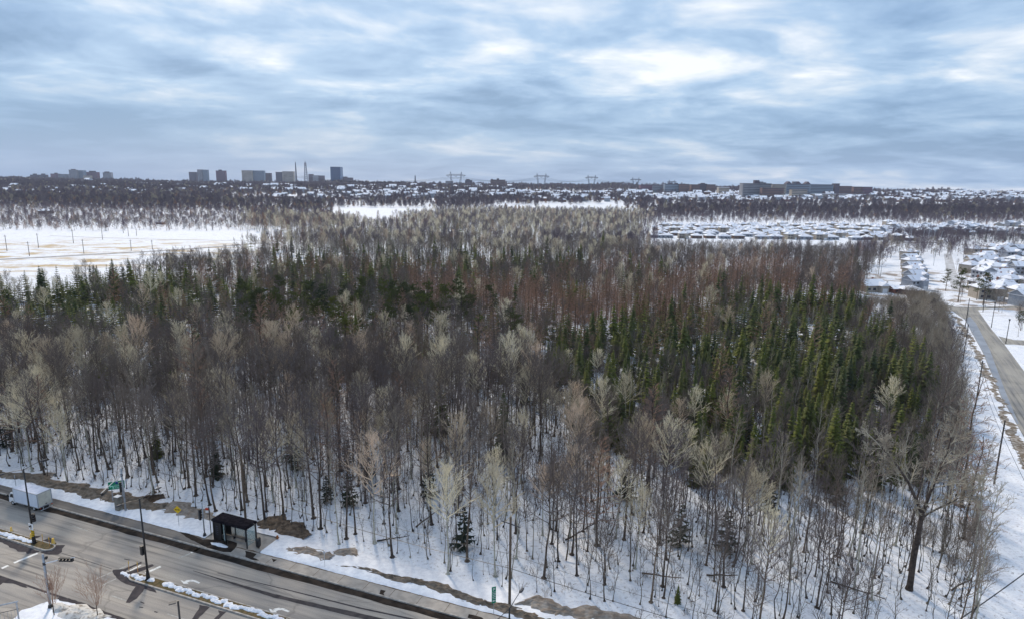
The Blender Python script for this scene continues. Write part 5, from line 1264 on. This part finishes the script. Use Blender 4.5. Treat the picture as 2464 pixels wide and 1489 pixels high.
for (px, py) in ((2335, 656), (2356, 648), (2345, 634), (2392, 660), (2410, 668), (2378, 640), (2402, 638), (2372, 622), (2396, 616), (2425, 622), (2440, 640), (2452, 660), (2430, 690), (2410, 710), (2455, 712), (2448, 690), (2340, 620), (2420, 606), (2450, 612), (2470, 624), (2365, 672), (2330, 668), (2480, 650), (2490, 690), (2385, 686), (2500, 640), (2462, 735))+tuple(extra_):
    x, y = G(px, py)
    if any((x-a)**2+(y-c)**2 < 60 for a, c in RN_): continue
    RN_.append((x, y)); put_house(rh.choice((2, 3, 4)), x, y, rh.choice((.1, .2, 1.6, -.15)), 'in the cluster right of the street', 'house cluster right of the street', rh.uniform(.95, 1.15))
# dense subdivision behind the wood
cnt = 0
for r_ in range(9):
    Y = 563+r_*25+(rh.uniform(-2, 2)); X = 125
    while X < 620 and r_ < 8:
        xx, yy = X+rh.uniform(-1.2, 1.2), Y+rh.uniform(-2.0, 2.0)+.03*(X-125); px, py = proj(xx, yy, 0); lim = 1562 if r_ < 3 else 1580
        if lim < px < 2190 and 541 < py < 584:
            put_house(rh.choice((0, 1, 1, 2, 4)), xx, yy, rh.uniform(-.1, .1)-.06, 'in the tight rows of white roofs behind the wood', 'tight rows of white-roofed houses behind the wood', rh.uniform(1.0, 1.15)); cnt += 1
        X += 12.6 if rh.random() > .15 else 21
for k in range(64):
    px = 2120+rh.random()*380; py = rh.uniform(543, 565)+(px-2120)*.012; x, y = G(px, py)
    put_house(rh.choice((2, 3, 4, 3)), x, y, rh.uniform(-.5, 1.2), 'beyond the dark conifers at the right', 'houses beyond the dark conifers at the right', rh.uniform(1.0, 1.2))
# small chalet roofs in the left wood and field
for (px, py, i, s, lab) in ((598-487, 517-2, 0, 1.5, 'alone in the far left woods'), (602, 552+400, 5, .6, 'x'),):
    if lab == 'x': continue
    x, y = T(px, py); put_house(i, x, y, .1, lab, 'isolated left houses', s)
x, y = G(387, 540); put_house(5, x, y, .1, 'alone at the top of the left snow field', 'isolated left houses', .8)
# far suburb roofs
far_pts = []
def far_houses(n, boxes, seed):
    r = random.Random(seed)
    for k in range(n):
        x0, y0, x1, y1 = r.choice(boxes); px, py = r.uniform(x0, x1), r.uniform(y0, y1); x, y = T(px, py)
        if y < 3200: far_pts.append((x, y, hgt(x, y)+.5, r.uniform(.9, 1.5)*(1+max(0, y-1200)/2200), r.uniform(-.4, .4), 1.0))
far_houses(460, [(640, 472, 1050, 482), (1050, 466, 1560, 484), (1240, 470, 1560, 486), (1550, 470, 1900, 484), (1550, 472, 2000, 486), (2180, 474, 2464, 487), (2250, 462, 2464, 480), (850, 452, 1240, 470), (2100, 468, 2464, 484)], 3)
far_houses(330, [(1240, 463, 2100, 487), (1500, 466, 1950, 487), (850, 466, 1300, 480), (2150, 464, 2464, 487)], 9)
far_houses(170, [(0, 440, 300, 470), (300, 446, 620, 472), (640, 450, 900, 468), (700, 462, 1000, 476)], 4)
def house_models():
    c = bpy.data.collections.new('house_models')
    for n_, i in enumerate((0, 2, 5, 3)):
        b = MB(); off = 0; mats = []
        for ch in PH[i].children:
            if ch.name.startswith(('wall', 'roof')):
                me = ch.data; nv = len(b.v); b.v += [v.co[:] for v in me.vertices]; b.f += [tuple(nv+k for k in q.vertices) for q in me.polygons]; b.mi += [len(mats)]*len(me.polygons); mats.append(me.materials[0])
        c.objects.link(bpy.data.objects.new('house_model_%s' % 'abcd'[n_], b.mesh('house_model', mats)))
    return c
LODC[('houses', 0)] = house_models()
stuff_trees('far_suburb', 'far suburb of small snow-roofed houses among trees below the skyline', 'suburb', [('houses', 0, far_pts)])
# ---- apartment and office blocks
glassb = mat('block_window', (.05, .06, .09), .3)
BM = dict(grey=mat('grey_concrete_block', (.27, .27, .29), .9, noise=((.21, .21, .23), .05)), beige=mat('beige_block', (.42, .37, .31), .9, noise=((.34, .29, .24), .05)), red=mat('red_brick_block', (.20, .125, .11), .9, noise=((.16, .10, .09), .05)),
          dark=mat('dark_brick_block', (.11, .09, .11), .9), purple=mat('plum_brick_block', (.18, .10, .13), .9), blue=mat('blue_glass_block', (.02, .06, .15), .25, spec=.6), teal=mat('blue_grey_block', (.22, .26, .31), .8))
def block(px0, px1, pyt, D, col, label, depth=16, pent=None, win=True, base=None, gables=0, snow=False, rz=0):
    a = at(px0, pyt, D); c = at(px1, pyt, D); W = c.x-a.x; x = (a.x+c.x)/2; z0 = hgt(x, D); H = (a.z+c.z)/2-z0
    if base is not None: z0b = at((px0+px1)/2, base, D).z; z0 = max(z0b, z0-3); H = (a.z+c.z)/2-z0
    H = max(H, 6)
    t = empty('apartment_block', (x, D+depth/2, z0), rz, label=label, cat='building'); b = MB(); b.box((0, 0, -4), (W, depth, H+4)); b.build('wall', BM[col], t)
    b = MB(); b.box((0, 0, H), (W+.6, depth+.6, .7)); ro = b.build('roof', roof_snow if snow else BM['dark'], t)
    for p in (pent or []): b = MB(); b.box((W*p[0], 0, H+.7), (W*p[1], depth*.5, p[2])); b.build('penthouse', BM['dark' if len(p) < 4 else p[3]], ro)
    for g in range(gables):
        gx = W*(-.4+.8*g/max(1, gables-1)); b = MB(); w = 6; y = -depth/2-.2; b.quad((gx-w, y, H+.7), (gx+w, y, H+.7), (gx, y, H+6)); b.quad((gx-w, y, H+.7), (gx, y, H+6), (gx, depth/2, H+6), (gx-w, depth/2, H+.7)); b.quad((gx+w, y, H+.7), (gx+w, depth/2, H+.7), (gx, depth/2, H+6), (gx, y, H+6)); b.build('gable', BM['dark'], ro)
    if win:
        fl = max(1, int(H/3.6))
        for k in range(fl):
            b = MB(); b.box((0, -depth/2-.04, H-2.6-k*H/fl), (W*.94, .12, 1.35)); b.build('window_band', glassb, t)
    return t
block(19, 47, 425, 2900, 'dark', 'lowest dark flat block at the far left skyline', win=False); block(47, 72, 428, 2900, 'dark', 'low long dark block second from the left skyline end', win=False)
block(72, 90, 421.5, 2900, 'dark', 'left of two small stepped blocks on the far left skyline', pent=[(0, .4, 5)]); block(92, 110, 421.5, 2900, 'dark', 'right of two small stepped blocks on the far left skyline', pent=[(0, .4, 5)])
block(121, 139, 419, 2850, 'purple', 'pinkish block left of the tall grey-green skyline slab', pent=[(.1, .3, 4)]); block(139, 166, 420, 2850, 'grey', 'grey-pink low block against the tall left skyline slab')
block(165, 182, 409.5, 2800, 'grey', 'taller left half of the grey skyline slab', pent=[(0, .5, 3)]); block(181, 201, 411, 2820, 'teal', 'lower right half of the grey skyline slab')
block(199, 234, 415, 2860, 'purple', 'plum hip-roofed block right of the grey slab', pent=[(.1, .4, 5)]); block(200, 216, 423, 2700, 'beige', 'small beige block in front of the plum one'); block(247, 266, 416, 2860, 'grey', 'small grey stepped block at the end of the left cluster', pent=[(-.1, .5, 4)])
block(454, 472, 415, 2850, 'dark', 'low dark block left of the white-striped tower'); block(474, 485, 409, 2800, 'grey', 'left slab of the striped grey tower pair'); block(486, 498, 409.5, 2805, 'teal', 'right slab of the striped grey tower pair')
block(519, 541, 411.5, 2850, 'purple', 'solitary plum square block with a roof hut', pent=[(-.1, .3, 4)]); block(581, 606, 411, 2850, 'beige', 'beige left wing of the long skyline slab'); block(606, 635, 411.5, 2860, 'teal', 'blue-grey right wing of the long skyline slab')
block(636, 651, 417.5, 2900, 'dark', 'low dark block beside the long skyline slab', win=False); block(663, 679, 415, 2850, 'dark', 'dark square block left of the thin mast'); block(679, 706, 413.5, 2850, 'beige', 'pale ribbed slab left of the thin mast')
block(742, 752, 420, 2900, 'dark', 'small dark block right of the lattice mast', win=False); block(752, 766, 423, 2900, 'grey', 'low grey block between mast and blue tower', win=False); block(766, 779, 423.5, 2900, 'dark', 'flat low block left of the blue tower', win=False)
t = block(794.5, 818.5, 402.5, 2700, 'blue', 'dark blue glass office tower, tallest on the skyline', depth=40); t.name = 'office_tower'
b = MB(); b.box((6, -20.3, 12), (30, .3, 5)); b.build('pale_band', mat('pale_tower_band', (.6, .5, .42), .6), t)  # pale band across the tower front
block(822, 834, 426, 2800, 'dark', 'low dark block right of the blue tower', win=False); block(834, 848, 428.5, 2800, 'dark', 'lowest block right of the blue tower', win=False)
block(1072, 1090, 436.5, 2300, 'grey', 'grey block behind the largest pylon'); block(1119, 1136, 434.5, 2200, 'dark', 'dark square block right of the largest pylon', pent=[(-.1, .5, 3)])
block(1180, 1216, 433.5, 2100, 'red', 'wide red-brown block between the two left pylons', pent=[(0, .15, 4), (-.4, .1, 2)], depth=25)
block(1541, 1570, 446, 1750, 'purple', 'plum flats left of the small fifth pylon'); block(1570, 1598, 447, 1750, 'grey', 'grey flats left of the small fifth pylon')
block(1600, 1636, 443.5, 1700, 'teal', 'grey flats with a stepped roof below the small pylon', pent=[(-.1, .3, 3), (.3, .2, 2)]); block(1636, 1659, 444, 1690, 'red', 'red end block of the stepped flats')
block(1664, 1684, 445, 1700, 'red', 'red left end of the middle flats'); block(1684, 1702, 443.5, 1705, 'dark', 'dark centre of the middle flats', pent=[(0, .5, 2)]); block(1702, 1722, 445, 1700, 'red', 'red right end of the middle flats')
block(1730, 1755, 452, 1600, 'beige', 'low cream flats with snowy roof left of the big grey block', snow=True)
block(1788, 1857, 442.5, 1480, 'grey', 'long grey balconied apartment block, biggest at the right', pent=[(.02, .16, 7), (.18, .12, 4, 'grey'), (.3, .08, 2)], depth=22)
block(1858, 1892, 444.5, 1520, 'beige', 'beige-pink wing joined to the big grey block'); block(1893, 1950, 443.5, 1530, 'teal', 'blue-grey block with little gables along the roof', gables=3, pent=[(-.1, .2, 5, 'grey')])
block(1834, 1887, 453, 1450, 'red', 'brown lower flats in front of the big grey block', depth=14); block(1906, 1943, 457, 1450, 'beige', 'pale lower flats with open balconies in front of the gabled block', depth=14)
block(1950, 2006, 445, 1560, 'teal', 'long dark ribbed block right of the gabled one', depth=18); block(2010, 2021, 443, 1560, 'dark', 'narrow dark tower at the end of the ribbed block', win=False); block(2021, 2050, 449, 1560, 'red', 'red flats right of the narrow dark tower'); block(2055, 2074, 450.5, 1580, 'red', 'small red flats, left of a pair'); block(2076, 2100, 451, 1580, 'purple', 'small plum flats, right of a pair')
block(1955, 2052, 468, 1500, 'beige', 'long low flats with snowy mansard roof, left part', depth=14, snow=True, gables=0); block(2054, 2086, 469, 1500, 'grey', 'long low flats with snowy mansard roof, right part', depth=14, snow=True)
rb = random.Random(31)
for k, (px, py) in enumerate(((330, 441), (398, 446), (560, 440), (640, 447), (700, 449), (760, 452), (880, 449), (940, 452), (1010, 450), (1160, 452), (1250, 455), (1345, 452), (1400, 457), (1470, 455), (1505, 461), (1760, 462), (1920, 470), (2120, 462), (2180, 468), (2245, 470), (2310, 466), (2390, 472))):
    w_ = rb.uniform(12, 30); block(px-w_/2, px+w_/2, py, rb.uniform(1750, 2300), rb.choice(('beige', 'red', 'grey', 'beige')), 'low %s building with snowy flat roof, %s from the left in the far suburb' % ('pale', ('1st 2nd 3rd'.split()+['%dth' % q for q in range(4, 30)])[k]), depth=12, snow=True, base=py+7)
block(2410, 2440, 461, 2000, 'beige', 'tan low block on the far right skyline', win=False, snow=True)
# ---- masts and pylons
steel = mat('distant_steel', (.10, .105, .13), .6)
def bar(b, p, q, r): b.tube([p, q], r, 3)
def lattice(x, y, H, w, label, n, r, red_=False):
    t = empty('lattice_mast', (x, y, hgt(x, y)), label=label, cat='mast'); b = MB(); lv = [(k/n, w*(1-.72*k/n)) for k in range(n+1)]
    for k in range(n):
        (u0, w0), (u1, w1) = lv[k], lv[k+1]; z0, z1 = H*u0, H*u1
        for sx, sy in ((-1, -1), (1, -1), (1, 1), (-1, 1)):
            bar(b, (sx*w0/2, sy*w0/2, z0), (sx*w1/2, sy*w1/2, z1), r); bar(b, (sx*w0/2, sy*w0/2, z0), (-sy*w1/2, sx*w1/2, z1), r*.7)
    b.build('tower', steel, t); b = MB(); b.tube([(0, 0, H), (0, 0, H*1.07)], r, 4); b.build('antenna', steel, t)
    b = MB()
    for k in ((.88, .96) if red_ else (.9,)): b.box((0, 0, H*k), (w*.55, w*.55, H*.02))
    b.build('platform', BM['red'] if red_ else steel, t)
def mast_at(px, pyt, D, w, lab, r, red_=False, n=10): p = at(px, pyt, D); lattice(p.x, D, p.z-hgt(p.x, D), w, lab, n, r, red_)
mast_at(711, 394, 2800, 5, 'thin dark mast left of the red-topped lattice mast', 1.3); mast_at(734.5, 392, 2800, 15, 'wide lattice mast with a reddish top on the skyline', .9, True); mast_at(999, 424, 2400, 6, 'short lattice mast between blue tower and largest pylon', .9)
PY = []
def pylon(px, pyt, pyb_, wpx, D, label):
    top = at(px, pyt, D); W = wpx*D/FPX; z0 = hgt(top.x, D); H = top.z-z0; r = .32*D/1000
    t = empty('pylon', (top.x, D, z0), label=label, cat='pylon', group='high-voltage pylons'); b = MB(); ya = H-.12*W-2
    for s in (-1, 1):
        xa, xb = s*W*.10, s*W*.27
        bar(b, (xa-1.2, 0, 0), (xb-1.3, 0, ya), r); bar(b, (xa+1.2, 0, 0), (xb+1.3, 0, ya), r)
        n = 8
        for k in range(n):
            f = lambda u, o: (xa+(xb-xa)*u+o, 0, ya*u); bar(b, f(k/n, -1.2 if k % 2 else 1.2), f((k+1)/n, 1.2 if k % 2 else -1.2), r*.6)
        bar(b, (xb-1.3, 0, ya), (xb+.6*s, 0, H+W*.0), r); bar(b, (xb+1.3, 0, ya), (xb+.6*s, 0, H), r)
    b.build('legs', steel, t); b = MB(); n = 10
    bar(b, (-W/2, 0, ya-.5), (W/2, 0, ya-.5), r); bar(b, (-W/2, 0, ya-.5), (-W*.25, 0, ya+W*.045), r); bar(b, (W/2, 0, ya-.5), (W*.25, 0, ya+W*.045), r); bar(b, (-W*.25, 0, ya+W*.045), (W*.25, 0, ya+W*.045), r)
    for k in range(n):
        u0, u1 = -.25+.5*k/n, -.25+.5*(k+1)/n; bar(b, (W*u0, 0, ya-.5 if k % 2 else ya+W*.045), (W*u1, 0, ya+W*.045 if k % 2 else ya-.5), r*.6)
    b.build('cross_arm', steel, t); 
    pts_ = []
    for u in (-.4, 0, .4):
        b = MB(); bar(b, (W*(u-.07), 0, ya-.5), (W*u, 0, ya-W*.1), r*.7); bar(b, (W*(u+.07), 0, ya-.5), (W*u, 0, ya-W*.1), r*.7); b.build('insulator_string', steel, t); pts_.append(Vector((top.x+W*u, D, z0+ya-W*.1)))
    PY.append(pts_)
pylon(1097, 414, 450, 46, 1350, 'nearest and biggest pylon, left of centre'); pylon(1303, 418, 444, 37, 1600, 'second pylon from the left, right of centre'); pylon(1424, 422, 447, 31, 1850, 'third pylon from the left'); pylon(1530, 428, 447, 26, 2150, 'fourth pylon from the left'); pylon(1617, 434, 443, 23, 2450, 'fifth and smallest pylon, farthest right')
for i in range(4):
    for j in range(3): wire(PY[i][j], PY[i+1][j], 9, .22, 'distant high-voltage wire between pylons', 'high-voltage wires')
for j in range(3): wire(PY[0][j], PY[0][j]+Vector((-330, -40, -2)), 12, .16, 'distant high-voltage wire between pylons', 'high-voltage wires')
# big conifers near the junction on the right, and lawn trees
for i, (px, py, kind, s, lab) in enumerate(((2275, 700, 'pine', .75, 'round dark pine left of the street by the junction'), (2305, 727, 'pine', 1.0, 'big dark pine on the snowy lawn above the junction'), (2365, 735, 'pine', .95, 'broad dark pine right of the one on the lawn'), (2350, 722, 'pine', .7, 'smaller pine between the two big lawn pines'), (2450, 768, 'under', .8, 'clipped dark conifer hedge beside the driveway'), (2455, 795, 'pine', .5, 'globe-shaped olive shrub by the driveway'))):
    x, y = G(px, py); plant(kind, x, y, s, i, lab, None)
for i in range(66):
    px = rh.uniform(2285, 2500); py = rh.uniform(612, 870)
    if py < 690 and not (2215 < px): continue
    if px < 2300+max(0, (py-740))*1.05+60 and py > 735: continue
    x, y = G(px, py); g_ = plant('maple', x, y, rh.uniform(.28, .5), i, 'small bare garden tree on the snow right of the side road', 'small bare garden trees right of the side road'); g_.name = 'garden_tree'
# ---------------------------------------------------------------- air
hz = bpy.data.materials.new('haze'); hz.use_nodes = True; nt = hz.node_tree; nt.nodes.remove(nt.nodes['Principled BSDF']); v = nt.nodes.new('ShaderNodeVolumePrincipled'); v.inputs['Color'].default_value = (.66, .76, .95, 1); v.inputs['Density'].default_value = .000045; v.inputs['Anisotropy'].default_value = .2
nt.links.new(v.outputs[0], nt.nodes['Material Output'].inputs['Volume'])
b = MB(); b.box((0, 0, -60), (9700, 9700, 290)); tag(b.build('haze', hz), kind='stuff')
